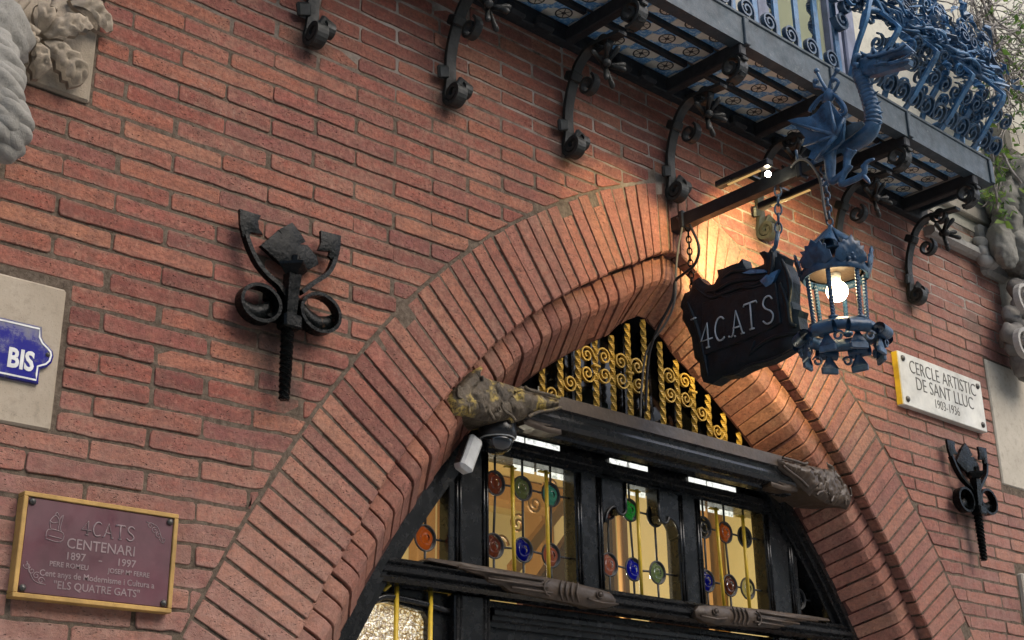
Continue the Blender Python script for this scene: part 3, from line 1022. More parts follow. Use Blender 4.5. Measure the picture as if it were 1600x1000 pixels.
# head rail under the cornice with its moulded steps
wt = half_in(2.83, F0)
mb = MB()
prof = [(.31, 2.792), (.245, 2.792), (.245, 2.802), (.236, 2.806), (.236, 2.822), (.228, 2.826), (.228, 2.848), (.31, 2.848)]
mb.sweep([V(XC - wt + .03, 0, 0), V(XC + wt - .03, 0, 0)], [(q[0], q[1]) for q in prof], (0, 0, 1), None, None, 0, False)
# section axes: side = t x up = x cross z = -y  -> flip sign of y
for i in range(len(mb.v)): mb.v[i].y = -mb.v[i].y
mb.f = [f[::-1] for f in mb.f]
mb.build('head_rail', BK, door)
# shaped shoulders of the middle light
for s in (-1, 1):
    x_in = XC + s * .088; x_out = XC + s * .205
    pts = [(x_out, ZT), (x_in, ZT), (x_in, 2.700)]
    cx_, cz_ = XC + s * .113, 2.693                # small lobe, then sweep down to the post
    for k in range(9):
        a = math.pi * (0.0 + k / 8)
        pts.append((cx_ - s * .0 - s * math.cos(a) * .026 * 1.0, cz_ - math.sin(a) * .026))
    for k in range(1, 9):
        a = math.pi / 2 * k / 8
        pts.append((XC + s * (.139 + .055 * math.sin(a)), cz_ - .055 * (1 - math.cos(a)) * 1.2))
    pts.append((x_out, 2.62))
    mb = MB(); mb.prism([(p_[0], p_[1]) for p_ in pts], (0, YF - .003, 0), (1, 0, 0), (0, 0, 1), -.055, 0.0, .004)
    sh = mb.build('shoulder', BK, door)
    q = MB(); q.tube([V(p_[0], YF - .006, p_[1]) for p_ in pts[1:-1]], .0055, 8); q.build('bead', BK, sh)
# panes, leads, roundels, rods
def strip_pane(name, poly, mat, y, par=door):
    q = MB(); q.prism(poly, (0, y, 0), (1, 0, 0), (0, 0, 1), -.004, 0.0); return q.build(name, mat, par)
roundels = {
 0: [(1.701, 2.704, 'mauve'), (1.825, 2.705, 'bottle'), (1.957, 2.703, 'teal'), (1.693, 2.491, 'mauve'), (1.824, 2.494, 'blue'), (1.952, 2.491, 'rose')],
 1: [(2.238, 2.697, 'mauve'), (2.354, 2.706, 'green'), (2.487, 2.704, 'smoke'), (2.235, 2.493, 'rose'), (2.360, 2.490, 'blue'), (2.488, 2.493, 'bottle')],
 2: [(2.766, 2.698, 'smoke'), (2.892, 2.695, 'amber'), (3.012, 2.693, 'smoke'), (2.765, 2.492, 'blue'), (2.899, 2.490, 'mauve'), (3.007, 2.489, 'clear')]}
wins = [(1.640, 2.037), (2.173, 2.572), (2.706, 3.090)]
YG = .282
def roundel(x, z, col, par, r=.041):
    q = MB(); q.lathe([(0, .012), (r * .22, .011), (r * .26, .006), (r * .55, .0045), (r * .6, .007), (r * .66, .004), (r, .002), (r, -.004)][::1], (x, YG - .003, z), (0, -1, 0), 24)
    ro = q.build('roundel', MAT['roundel_' + col], par)
    q = MB(); q.tube([V(x + math.cos(a) * r, YG - .004, z + math.sin(a) * r) for a in [2 * math.pi * k / 26 for k in range(26)]], .0036, 6, closed=True); q.build('lead_ring', MAT['lead'], ro)
def lead(par, p0, p1, w=.0042):
    q = MB(); q.tube([p0, p1], w, 6); q.build('lead_line', MAT['lead'], par)
for k, (a, b) in enumerate(wins):
    zt = ZT + .004
    pane = strip_pane('window_pane', [(a - .004, ZB - .01), (b + .004, ZB - .01), (b + .004, zt), (a - .004, zt)], MAT['glass_clear'], YG)
    pane['label'] = ('left', 'middle', 'right')[k] + ' leaded window with coloured glass roundels'
    up_, lo_ = roundels[k][:3], roundels[k][3:]
    for x, z, c in up_ + lo_: roundel(x, z, c, pane)
    for (u, l_) in zip(up_, lo_):
        lead(pane, V(u[0], YG - .003, zt), V(u[0], YG - .003, u[1] + .04))
        lead(pane, V(u[0], YG - .003, u[1] - .04), V(l_[0], YG - .003, l_[1] + .04))
        lead(pane, V(l_[0], YG - .003, l_[1] - .04), V(l_[0], YG - .003, ZB))
    for row in (up_, lo_):
        xs = [a] + [v_ for r_ in row for v_ in (r_[0] - .04, r_[0] + .04)] + [b]
        zs = [row[0][1]] + [r_[1] for r_ in row for _ in (0, 1)] + [row[-1][1]]
        for i in range(0, len(xs) - 1, 2): lead(pane, V(xs[i], YG - .003, zs[i]), V(xs[i + 1], YG - .003, zs[i + 1]))
for (x0, z0, x1, z1) in ((800, 728, 804, 905), (853, 735, 858, 912), (995, 765, 1003, 938), (1118, 793, 1132, 952), (1160, 805, 1172, 958)):
    p0, p1 = on_y(x0, z0, .255), on_y(x1, z1, .255); p1.z = ZB - .02; p0.z = min(p0.z, ZT)
    q = MB(); q.tube([p0, p1], .0068, 10); q.build('brass_rod', MAT['brass_rod'], door)
    q = MB(); q.box(((p0.x), .265, p0.z - .004), (.05, .012, .006)); q.build('rod_clip', MAT['brass_rod'], door)
# triangular side lights
for s in (-1, 1):
    xin = posts[0][0] if s < 0 else posts[3][1]
    poly = [(xin, ZB - .01)]
    zs = [ZB - .01 + (2.86 - ZB) * k / 12 for k in range(13)]
    edge = [(XC + s * half_in(z, F0 + .070), z) for z in zs]
    edge = [e_ for e_ in edge if (e_[0] - xin) * s > .0]
    poly += edge + [(xin, edge[-1][1] + .02)]
    pane = strip_pane('side_pane', poly, MAT['glass_clear'] if s < 0 else MAT['glass_dark'], YG)
    pane['label'] = ('leaded side light with an amber roundel at the left', 'dark leaded side light at the right')[s > 0]
    x, z = (1.406, 2.48) if s < 0 else (3.333, 2.482)
    roundel(x, z, 'amber' if s < 0 else 'smoke', pane)
    lead(pane, V(x, YG - .003, z + .04), V(x, YG - .003, z + .13)); lead(pane, V(x, YG - .003, z - .04), V(x, YG - .003, ZB))
    lead(pane, V(x + .04, YG - .003, z), V(x + .085, YG - .003, z)); lead(pane, V(x - .04, YG - .003, z), V(x - .07, YG - .003, z))
    # inner stile of the side light
    q = MB(); q.box((xin + s * .012, .262, (ZB + 2.8) / 2 - .01), (.024, .05, 2.8 - ZB), bev=.003); q.build('stile', BK, door)
# row of small lit panes between head rail and cornice
for (a, b) in ((1.72, 1.83), (1.84, 2.00), (2.255, 2.345), (2.355, 2.455), (2.69, 2.79), (2.80, 2.97)):
    strip_pane('transom_pane', [(a, 2.851), (b, 2.851), (b, 2.884), (a, 2.884)], MAT['lit_panel'], .272)
q = MB(); q.box((XC, .29, 2.87), (2.0, .02, .05)); q.build('transom_back', BK, door)
for (a, b) in ((1.80, 1.895), (1.91, 2.035), (2.285, 2.345), (2.365, 2.46), (2.70, 2.80), (2.82, 2.97)):
    strip_pane('lit_strip', [(a, ZT - .020), (b, ZT - .020), (b, ZT), (a, ZT)], MAT['lit_panel'], YG + .012)
# ------------------------------------------------------------------ cornice
cor = thing('cornice_beam', (XC, .15, 2.9), 'dark moulded cornice beam across the arch with a carved serpent head at each end', 'beam')
prof = [(.26, 2.976), (.046, 2.970), (.043, 2.924), (.054, 2.918), (.056, 2.904), (.052, 2.892), (.054, 2.876), (.064, 2.862), (.082, 2.854), (.100, 2.852), (.104, 2.842), (.140, 2.840), (.150, 2.852), (.26, 2.888)]
mb = MB()
def xsweep(mb, prof, x0, x1, mat=0, smooth=False, matf=None):
    k = len(prof)
    vs = [V(x, y, z) for x in (x0, x1) for y, z in prof]
    for q in range(k):
        q2 = (q + 1) % k
        mb.add([vs[q], vs[q2], vs[k + q2], vs[k + q]], [(0, 1, 2, 3)], matf(q) if matf else mat, smooth)
    mb.add(vs, [list(range(k))[::-1], [k + q for q in range(k)]], mat)
xsweep(mb, prof, 1.62, 3.10, matf=lambda q: 1 if q in (0, 1) else 0)
mb.build('moulding', [BK, MAT['wood_brown']], cor)
headL = [(30, 390), (70, 310), (150, 215), (240, 130), (310, 90), (360, 60), (378, 90), (345, 150), (430, 185), (530, 213), (640, 243), (735, 282), (755, 250), (790, 300), (920, 330), (1090, 380), (1112, 410), (1105, 480), (1000, 508), (900, 522), (850, 552), (760, 590), (668, 618), (640, 580), (500, 605), (350, 590), (210, 545), (100, 540), (60, 440)]
YH = .020
def serpent_head(mirror):
    ox, oz = 1.57, 2.915
    poly = pxpoly(headL, YH + .01, ox, oz, 6.25, (700, 560))
    tr = (lambda x: 2 * 2.363 - x) if mirror else (lambda x: x)
    mb = MB()
    def bumps(x, z, d):
        v_ = .006 * noise.noise(V(x * 45, z * 45, 3)) + .005 * noise.noise(V(x * 120, z * 120, 8))
        # deep grooves between the scale plates and a raised brow
        for gx in (-.165, -.075, -.01):
            v_ -= .012 * math.exp(-((x - gx - .018 * math.sin(z * 60 + gx * 40)) / .006) ** 2)
        v_ += .014 * math.exp(-((x - .045) / .03) ** 2 - ((z - .002) / .02) ** 2)
        v_ += .003 * math.sin(x * 260 + 90 * z) * (1 if x > .08 else .35)
        return v_ * min(1, d / .008)
    relief(mb, poly, (ox, YH + .03, oz), (1, 0, 0), (0, 0, 1), .034, .0075, -.15, .014, bumps)
    def line(pts, r, mat=0):
        pp = [on_y(700 + a / 6.25, 560 + b / 6.25, YH + .004) for a, b in pts]
        mb.tube(smooth_path(pp, 4), r, 6, mat)
    line([(330, 170), (350, 240), (325, 320), (345, 410), (400, 510), (450, 600)], .006)
    line([(490, 230), (505, 290), (490, 370), (530, 440), (550, 510), (620, 560), (660, 610)], .005)
    line([(110, 270), (100, 370), (190, 420), (210, 540)], .0045); line([(190, 400), (320, 430)], .004)
    line([(750, 275), (800, 310), (950, 345), (1090, 385)], .006)
    line([(780, 570), (880, 525), (1000, 505), (1105, 478)], .006)
    line([(620, 360), (660, 400), (720, 420), (760, 390), (750, 330), (700, 310), (650, 330)], .005)
    for k in range(9):
        line([(450 + k * 24, 470 - k * 6), (470 + k * 24, 520 - k * 4)], .003)
    e_ = on_y(700 + 700 / 6.25, 560 + 370 / 6.25, YH + .0); mb.sphere(e_, .014, 12, 8)
    if mirror:
        for v_ in mb.v: v_.x = tr(v_.x)
        mb.f = [f[::-1] for f in mb.f]
    return mb
serpent_head(False).build('serpent_head', MAT['carved_gilt'], cor, 'gilded carved serpent head at the left end')
serpent_head(True).build('serpent_head', MAT['wood_brown'], cor, 'grey brown carved serpent head at the right end')
for s, m_ in ((-1, 'wood_brown'), (1, 'wood_brown')):          # open lower jaws under the heads
    mb = MB()
    jaw = [(745, 600), (820, 590), (900, 620), (1030, 630), (1040, 650), (930, 650), (1115, 690), (1118, 740), (1000, 725), (880, 690), (760, 640)]
    poly = pxpoly(jaw, .055, 1.57, 2.915, 6.25, (700, 560))
    relief(mb, poly, (1.57, .06, 2.915), (1, 0, 0), (0, 0, 1), .012, .012, -.06, .008)
    if s > 0:
        for v_ in mb.v: v_.x = 2 * 2.363 - v_.x
        mb.f = [f[::-1] for f in mb.f]
    mb.build('lower_jaw', MAT[m_], cor)

# ------------------------------------------------------------------ lower transom with two facing serpents and door leaves
mb = MB()
wl = half_in(2.35, F0)
xsweep(mb, [(.26, 2.386), (.205, 2.386), (.196, 2.376), (.205, 2.366), (.192, 2.356), (.198, 2.344), (.210, 2.336), (.200, 2.326), (.215, 2.314), (.26, 2.310)], XC - wl + .01, XC + wl - .01)
mb.build('lower_transom', BK, door)
mb = MB()
def serp(mb, s):
    X = lambda d: XC + s * d
    body = [(.21, 2.330), (.205, 2.352), (.23, 2.372), (.30, 2.380), (.42, 2.388), (.60, 2.394), (.90, 2.398), (1.02, 2.397), (1.03, 2.389), (.92, 2.384), (.86, 2.372), (.80, 2.366), (.78, 2.350), (.72, 2.344), (.69, 2.330), (.60, 2.325), (.42, 2.318), (.33, 2.312), (.25, 2.318)]
    poly = [((X(d) - XC) * 1.0, z) for d, z in body]
    relief(mb, poly, (XC, .186, 0), (1, 0, 0), (0, 0, 1), .016, .014, -.05, .01)
    for d0 in (.40, .425, .45, .475):
        mb.tube(smooth_path([V(X(d0), .17, 2.384), V(X(d0 + .012), .166, 2.35), V(X(d0), .17, 2.320)], 3), .004, 6)
    for zz, d0, d1 in ((2.376, .56, .92), (2.355, .54, .80), (2.338, .52, .70)):
        mb.tube([V(X(d0), .168, zz), V(X(d1), .169, zz)], .0045, 6)
    mb.tube(spiral(V(X(.535), .166, 2.348), .030, .020, math.pi / 2, -.5 * s, (1, 0, 0), (0, 0, 1), 10), .004, 6)
    mb.sphere(V(X(.30), .168, 2.356), .010, 10, 6)
    mb.tube([V(X(.30) + math.cos(a) * .015, .168, 2.356 + math.sin(a) * .012) for a in [k * math.pi / 6 for k in range(12)]], .003, 6, closed=True)
    mb.tube([V(X(.215), .168, 2.332), V(X(.30), .164, 2.328), V(X(.36), .166, 2.336)], .0045, 6)
serp(mb, -1); mb.build('carved_serpent', MAT['wood_brown'], door, 'brown carved serpent on the lower transom facing right')
mb = MB(); serp(mb, 1); mb.build('carved_serpent', MAT['wood_brown'], door, 'brown carved serpent on the lower transom facing left')
# leaves below
for (a, b, nm) in ((1.492, 1.64, 'post'), (3.09, 3.262, 'post')):
    mb = MB(); mb.box(((a + b) / 2, .27, 1.16), (b - a, .07, 2.30), bev=.004); po = mb.build(nm, BK, door)
    for e_ in (a + .01, a + .026, b - .01, b - .026):
        q = MB(); q.tube([V(e_, .235, .05), V(e_, .235, 2.31)], .0055, 8); q.build('bead', BK, po)
mb = MB(); mb.box((XC, .30, 1.16), (1.46, .05, 2.30)); mb.build('door_leaf', BK, door)
mb = MB()
xsweep(mb, [(.28, 2.285), (.245, 2.285), (.238, 2.275), (.238, 2.262), (.25, 2.258), (.25, 2.246), (.262, 2.240), (.262, 2.225), (.28, 2.22)], 1.66, 3.07); mb.build('leaf_rail', BK, door)
for x0, x1 in ((1.80, 2.30), (2.44, 2.94)):
    for (a0, a1, c0, c1) in ((x0, x1, 2.165, 2.18), (x0, x1, 1.30, 1.315), (x0, x0 + .015, 1.315, 2.165), (x1 - .015, x1, 1.315, 2.165)):
        mb = MB(); mb.box(((a0 + a1) / 2, .27, (c0 + c1) / 2), (a1 - a0, .02, c1 - c0), bev=.004); mb.build('panel_bead', BK, door)
    strip_pane('leaf_pane', [(x0 + .015, 1.315), (x1 - .015, 1.315), (x1 - .015, 2.165), (x0 + .015, 2.165)], MAT['amber_crackle'], .274)
# side lights under the transom, amber crackle glass, rounded head
for s in (-1, 1):
    xin = 1.492 if s < 0 else 3.262
    za = [2.255, 2.262, 2.25, 2.22, 2.15, 2.0, 1.7, 1.2]
    pts = [(xin + s * .075, 1.2), (xin + s * .075, 2.225), (xin + s * .09, 2.245)]
    zs = [2.262, 2.255, 2.235, 2.20, 2.1, 1.9, 1.6, 1.2]
    ws = [half_in(z, F0 + .075) for z in zs]
    ws[0] -= .075; ws[1] -= .04; ws[2] -= .015
    pts += [(XC + s * w_, z) for w_, z in zip(ws, zs)]
    strip_pane('crackle_pane', pts, MAT['amber_crackle'], .293)
    q = MB(); q.tube(smooth_path([V(XC + s * w_, .262, z + .018) for w_, z in zip(ws[:7], zs[:7])][::-1] + [V(xin + s * .09, .262, 2.27), V(xin, .262, 2.255)], 3), .011, 8); q.build('arched_bead', BK, door)
    mb = MB()
    body = [(xin, 1.2), (xin + s * .078, 1.2), (xin + s * .078, 2.225), (xin + s * .092, 2.248)] + [(XC + s * w_, z + .004) for w_, z in zip(ws[:4], zs[:4])] + [(XC + s * half_in(z, F0 + .03), z) for z in (2.24, 2.30, 2.33)] + [(xin, 2.33)]
    mb.prism(body, (0, .27, 0), (1, 0, 0), (0, 0, 1), -.03, 0); mb.build('frame_panel', BK, door)
    for (xa, za_) in ((620, 912), (673, 922)) if s < 0 else ((1265, 992),):
        p0 = on_y(xa, za_, .255)
        q = MB(); q.tube([V(p0.x, .255, p0.z), V(p0.x - .004, .255, 1.3)], .0075, 10); q.build('brass_rod', MAT['brass_rod'], door)
    p0 = on_y(612, 912, .255); p1 = on_y(720, 928, .255)
    if s < 0:
        q = MB(); q.tube([on_y(600, 922, .255), p0, p1], .006, 8); q.build('rod_rail', MAT['brass_rod'], door)

# ------------------------------------------------------------------ gilded grille in the head of the arch
gr = thing('arch_grille', (XC, .2, 3.0), 'gold painted grille of twisted bars and spiral scrolls in the arch head', 'grille')
GM = MAT['gold_paint']
YR = .205
bars = [1.858 + .0893 * k for k in range(13)]
def inner_z(x, off):
    """height of the soffit over x"""
    w = abs(x - XC); C = offset_curve(off); best = None
    for ww, z in C:
        if ww <= w: best = z
    return best if best else 3.0
for k, x in enumerate(bars):
    zt = inner_z(x, F0) - .002
    if k in (4, 5, 7): zt -= .02
    if zt < 3.05: continue
    mb = MB(); mb.twist(V(x, YR, 2.972), V(x, YR, zt), .0165, (zt - 2.97) * 7.5, int((zt - 2.97) * 90) + 6)
    mb.build('twisted_bar', GM, gr)
def scroll(cx_, cz_, rr, dirz, s, par=gr):
    pts = spiral(V(cx_, YR, cz_), rr, rr * .12, -dirz * math.pi / 2 if s > 0 else -dirz * math.pi / 2, 1.6 * dirz * s, (1, 0, 0), (0, 0, 1), 30)
    return pts
for k in range(len(bars) - 1):
    xm = (bars[k] + bars[k + 1]) / 2
    if k in (6,): continue
    zc = 3.203
    if inner_z(xm - .03, F0) < 3.27 or inner_z(xm + .03, F0) < 3.27:
        zc = min(inner_z(xm - .03, F0), inner_z(xm + .03, F0)) - .06
        if zc < 3.03: continue
    mb = MB(); s = 1 if k % 2 else -1
    rr = .0365
    for dz in (-1, 1):
        if zc < 3.19 and dz > 0: continue
        c_ = V(xm, YR, zc + dz * rr * .98)
        pts = spiral(c_, rr, rr * .14, -dz * s * 0 + (math.pi if s > 0 else 0), -1.75 * dz * s, (1, 0, 0), (0, 0, 1), 34)
        mb.band(pts, (0, 1, 0), .012, .0055)
    mb.build('spiral_scroll', GM, gr)
    if k % 2 == 0 and inner_z(bars[k + 1], F0) > 3.26:
        q = MB(); q.box((bars[k + 1], YR - .002, zc), (.034, .022, .011), bev=.003); q.build('collar', GM, gr)
for x, z in ((1.80, 3.005), (2.985, 3.005)):
    q = MB(); q.band([V(x + math.cos(a) * .025, YR, z + math.sin(a) * .027) for a in [k * math.pi / 9 for k in range(18)]], (0, 1, 0), .011, .006, closed=True); q.build('end_ring', GM, gr)
# dark leaded glass behind the grille with reflected glints put in as small coloured boxes
mb = MB(); mb.prism([(XC - w, z) for w, z in offset_curve(F0 - .22)[:430:10][::-1]] + [(XC + w, z) for w, z in offset_curve(F0 - .22)[10:430:10]], (0, .315, 0), (1, 0, 0), (0, 0, 1), -.02, 0)
tym = mb.build('tympanum_glass', MAT['glass_black'], door)
for k in range(7):
    x = 1.95 + k * .14
    q = MB(); q.box((x, .292, 3.2), (.012, .012, .5)); q.build('glazing_bar', BK, tym)
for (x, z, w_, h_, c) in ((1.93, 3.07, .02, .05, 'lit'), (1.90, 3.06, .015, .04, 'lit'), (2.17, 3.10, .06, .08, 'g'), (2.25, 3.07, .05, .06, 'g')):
    q = MB(); q.box((x, .294, z), (w_, .004, h_)); q.build('painted_glint', MAT['roundel_bottle'] if c == 'g' else MAT['plastic_white'], tym)
# ------------------------------------------------------------------ maroon anniversary plaque
YP = -.032
def frame_at(y, x0, z0):
    return V(x0, y, z0), V(1, 0, 0), V(0, 0, 1)
c4 = [on_y(*q, YP) for q in ((42, 766), (278, 804), (270, 960), (16, 930))]
px0 = (c4[0].x + c4[3].x) / 2; px1 = (c4[1].x + c4[2].x) / 2; pz1 = (c4[0].z + c4[1].z) / 2; pz0 = (c4[2].z + c4[3].z) / 2
pl = thing('memorial_plaque', ((px0 + px1) / 2, 0, pz0), 'maroon anniversary plaque in a yellow wood frame at the lower left', 'plaque')
mb = MB()
fw = .011
for (a, b, c, d) in ((px0, px1, pz1 - fw, pz1), (px0, px1, pz0, pz0 + fw), (px0, px0 + fw, pz0 + fw, pz1 - fw), (px1 - fw, px1, pz0 + fw, pz1 - fw)):
    mb.box(((a + b) / 2, (YP + .004) / 2, (c + d) / 2), (b - a, -YP + .004, d - c), bev=.0015)
mb.build('frame', MAT['wood_frame_yellow'], pl)
mb = MB(); mb.box(((px0 + px1) / 2, YP / 2 + .003, (pz0 + pz1) / 2), (px1 - px0 - 2 * fw - .001, -YP - .002, pz1 - pz0 - 2 * fw - .001), bev=.002); mb.build('panel', MAT['plaque_maroon'], pl)
YT = YP + .0035
pxc = (px0 + px1) / 2; PW = px1 - px0; PH = pz1 - pz0
for sx in (-1, 1):
    for sz in (-1, 1):
        mb = MB(); mb.lathe([(.0085, 0), (.0085, .003), (.005, .0075), (0, .0085)], (pxc + sx * (PW / 2 - .022), YT + .001, (pz0 + pz1) / 2 + sz * (PH / 2 - .022)), (0, -1, 0), 14); mb.build('screw', MAT['bronze_bolt'], pl)
UX, UZ = (1, 0, 0), (0, 0, 1)
RL = MAT['plaque_relief']
STROKE = {   # own art-nouveau strokes for the 4CATS lettering, unit height 1
 '4': ([[(.58, 0), (.58, 1.0), (0, .32), (.92, .32)], [(.38, 0), (.66, 0)]], .95),
 'C': ([[(.82, .88), (.62, 1.0), (.32, .94), (.10, .66), (.08, .34), (.26, .06), (.54, 0), (.80, .10)]], .92),
 'A': ([[(0, 0), (.18, .06), (.52, 1.0), (.92, 0)], [(.22, .32), (.74, .32)], [(.80, 0), (1.04, 0)]], 1.12),
 'T': ([[(0, .92), (.06, 1.0), (.90, 1.0), (.96, .92)], [(.48, 1.0), (.48, 0)], [(.32, 0), (.64, 0)]], 1.02),
 'S': ([[(.76, .86), (.58, 1.0), (.28, .98), (.12, .78), (.26, .58), (.60, .42), (.74, .22), (.58, .02), (.26, 0), (.04, .14)]], .85)}
def stroke_text(mb, body, o, ux, uy, h, r, gap=.12, sx=1.0, mat=0, center=True):
    tot = sum(STROKE[c][1] + gap for c in body) - gap
    x = -tot / 2 if center else 0
    o = Vector(o); ux = Vector(ux); uy = Vector(uy)
    for ch in body:
        st, w = STROKE[ch]
        for s in st:
            pts = [o + ux * ((x + a) * h * sx) + uy * (b * h) for a, b in s]
            if ch in 'CS' : pts = smooth_path(pts, 4)
            mb.tube(pts, r, 6, mat)
        x += w + gap
def zt_(f): return pz0 + PH * f
mb = MB(); stroke_text(mb, '4CATS', (pxc + .018, YT, zt_(.665)), UX, UZ, .033, .0018, .10, .78); mb.build('lettering', RL, pl)
for body, f, sz, sx, dx in (('CENTENARI', .515, .034, .95, 0), ('1897', .405, .025, 1.0, -.062), ('-', .405, .025, 1.3, 0), ('1997', .405, .025, 1.0, .066), ('PERE ROMEU', .325, .0165, 1.0, -.075), ('JOSEP Mª FERRE', .325, .0165, .95, .075), ('Cent anys de Modernisme i Cultura a', .225, .0205, .92, 0), ('"ELS QUATRE GATS"', .12, .025, .95, 0)):
    mb = text_mb(body, sz, (pxc + dx + .004, YT + .0005, zt_(f)), UX, UZ, .0022, 'CENTER', sx, .0002); mb.build('lettering', RL, pl)
mb = MB()                       # engraved corner sprays and the small figure at the left
for (x, z, s) in ((px1 - .055, pz1 - .05, 1), (px0 + .045, pz0 + .055, -1)):
    for k in range(4):
        c_ = V(x + (k * .012 - .018) * s, YT, z + (.012 - k * .010) * s)
        mb.tube(spiral(c_, .009, .002, k, 1.2, UX, UZ, 12), .0009, 5)
    mb.tube(smooth_path([V(x - .03 * s, YT, z + .02 * s), V(x, YT, z + .012 * s), V(x + .02 * s, YT, z - .028 * s)], 5), .0009, 5)
fx, fz = px0 + .085, pz0 + PH * .70
for pts in ([(-.022, -.03), (.014, -.034), (.018, -.012), (-.018, -.008), (-.022, -.03)], [(-.018, -.022), (.016, -.026)], [(-.012, -.008), (-.016, .012), (-.004, .026), (.006, .014), (.004, -.008)], [(.004, .014), (.014, .03), (.010, .0), (.014, -.010)], [(-.016, .012), (-.008, .008), (.004, .012)], [(-.006, .024), (-.002, .034), (.004, .026)]):
    mb.tube(smooth_path([V(fx + a, YT, fz + b) for a, b in pts], 3), .0010, 5)
mb.build('engraving', RL, pl, kind='stuff')

# ------------------------------------------------------------------ white marble plaque
YM = -.03
c4 = [on_y(*q, YM) for q in ((1406, 551), (1532, 593), (1542, 674), (1409, 633))]
mx0, mx1, mz0, mz1 = 3.79, (c4[1].x + c4[2].x) / 2, (c4[2].z + c4[3].z) / 2 + .002, (c4[0].z + c4[1].z) / 2 - .002
mx0 = (c4[0].x + c4[3].x) / 2
mp = thing('marble_plaque', ((mx0 + mx1) / 2, 0, mz0), 'white marble plaque with engraved capitals and four bolts at the right', 'plaque')
mb = MB(); mb.box(((mx0 + mx1) / 2, YM / 2 + .002, (mz0 + mz1) / 2), (mx1 - mx0, -YM + .004, mz1 - mz0), bev=.0025); sl = mb.build('slab', MAT['marble'], mp)
mb = MB(); mb.box((mx0 - .0022, YM / 2 + .002, (mz0 + mz1) / 2), (.0035, -YM - .004, mz1 - mz0 - .006)); mb.build('gilt_edge', MAT['brass_rod'], mp, 'yellow edge on the left side')
mxc = (mx0 + mx1) / 2; MH = mz1 - mz0
for body, f, sz, sx in (('CERCLE ARTISTIC', .655, .088, .80), ('DE SANT LLUC', .365, .088, .82), ('1903-1936', .135, .062, .80)):
    mb = text_mb(body, sz, (mxc + .012, YM - .0004, mz0 + MH * f), UX, UZ, .002, 'CENTER', sx, -.0012); mb.build('lettering', MAT['engraved'], mp)
for sx in (-1, 1):
    for sz in (-1, 1):
        mb = MB(); mb.lathe([(.014, 0), (.014, .003), (.011, .007), (0, .009)], (mxc + sx * ((mx1 - mx0) / 2 - .035), YM, (mz0 + mz1) / 2 + sz * (MH / 2 - .03)), (0, -1, 0), 16); mb.build('bolt', MAT['bronze_bolt'], mp)

# ------------------------------------------------------------------ blue enamel house number
t = NT('enamel_blue'); p = t.pos()
zc = sep(t, p)[2]
scr = t.math('ADD', t.mapr(zc, 2.70, 2.775), t.mapr(t.noise(p, 30, 5, .7), .35, .7, -.5, .5), clamp=True)
c = t.mix(scr, (.012, .012, .19), (.13, .13, .16))
c = t.mix(t.mapr(t.noise(p, 60, 4), .6, .72), c, (.05, .05, .10))
t.bsdf(c, t.mapr(scr, 0, 1, .18, .5), 0, .5, t.bump(t.noise(p, 25, 3), .1, .003)); MAT['enamel_blue'] = t.m
YE = -.016
SG = [(-3.2, .16), (.44, .22), (.476, .245), (.47, .34), (.50, .39), (.565, .45), (.60, .52), (.595, .60), (.54, .665), (.455, .68), (.44, .80), (.432, .86), (-3.2, .80)]
def sg(a, b):      # unit of the 786-wide zoom of the sign
    return on_y(a * 1000 / 7.145, 480 + b * 1000 / 7.145, YE)
pts = [(476, 218), (474, 330), (500, 385), (555, 440), (595, 490), (604, 545), (580, 620), (530, 665), (450, 688), (440, 760), (434, 855)]
poly3 = [on_y(a / 7.145, 480 + b / 7.145, YE) for a, b in pts]
sxr = poly3[0].x; szt = poly3[0].z; szb = poly3[-1].z; szm = (szt + szb) / 2
sn = thing('house_number_sign', (sxr - .1, 0, szb), 'blue enamel house number sign with white lettering BIS and a rounded side tab', 'sign')
half = [(p_.x, p_.z) for p_ in poly3]
xm_ = sxr - .155
full = half + [(2 * xm_ - x, z) for x, z in reversed(half)]
mb = MB(); mb.prism(full, (0, YE + .004, 0), UX, UZ, -.012, .004, .003); mb.build('plate', MAT['enamel_blue'], sn)
mb = MB()
ins = inset([tuple(q) for q in full][::-1], .0075)
ins3 = [V(q[0], YE - .0004, q[1]) for q in ins]
mb.band(ins3, (0, 1, 0), .0016, .0042, closed=True); mb.build('border_line', MAT['enamel_white'], sn)
tb = sg(.205, .66)
mb = text_mb('BIS', .066, (sxr - .043, YE - .0002, szm - .044), UX, UZ, .0016, 'CENTER', .78, .0022); mb.build('lettering', MAT['enamel_white'], sn)
mb = text_mb('3', .135, (sxr - .128, YE - .0002, szm - .037), UX, UZ, .0016, 'CENTER', .9, .004); mb.build('lettering', MAT['enamel_white'], sn)
mb = MB(); q = on_y(535 / 7.145, 480 + 530 / 7.145, YE); mb.lathe([(.006, 0), (.005, .003), (0, .004)], q, (0, -1, 0), 12); mb.build('screw', MAT['bronze_bolt'], sn)

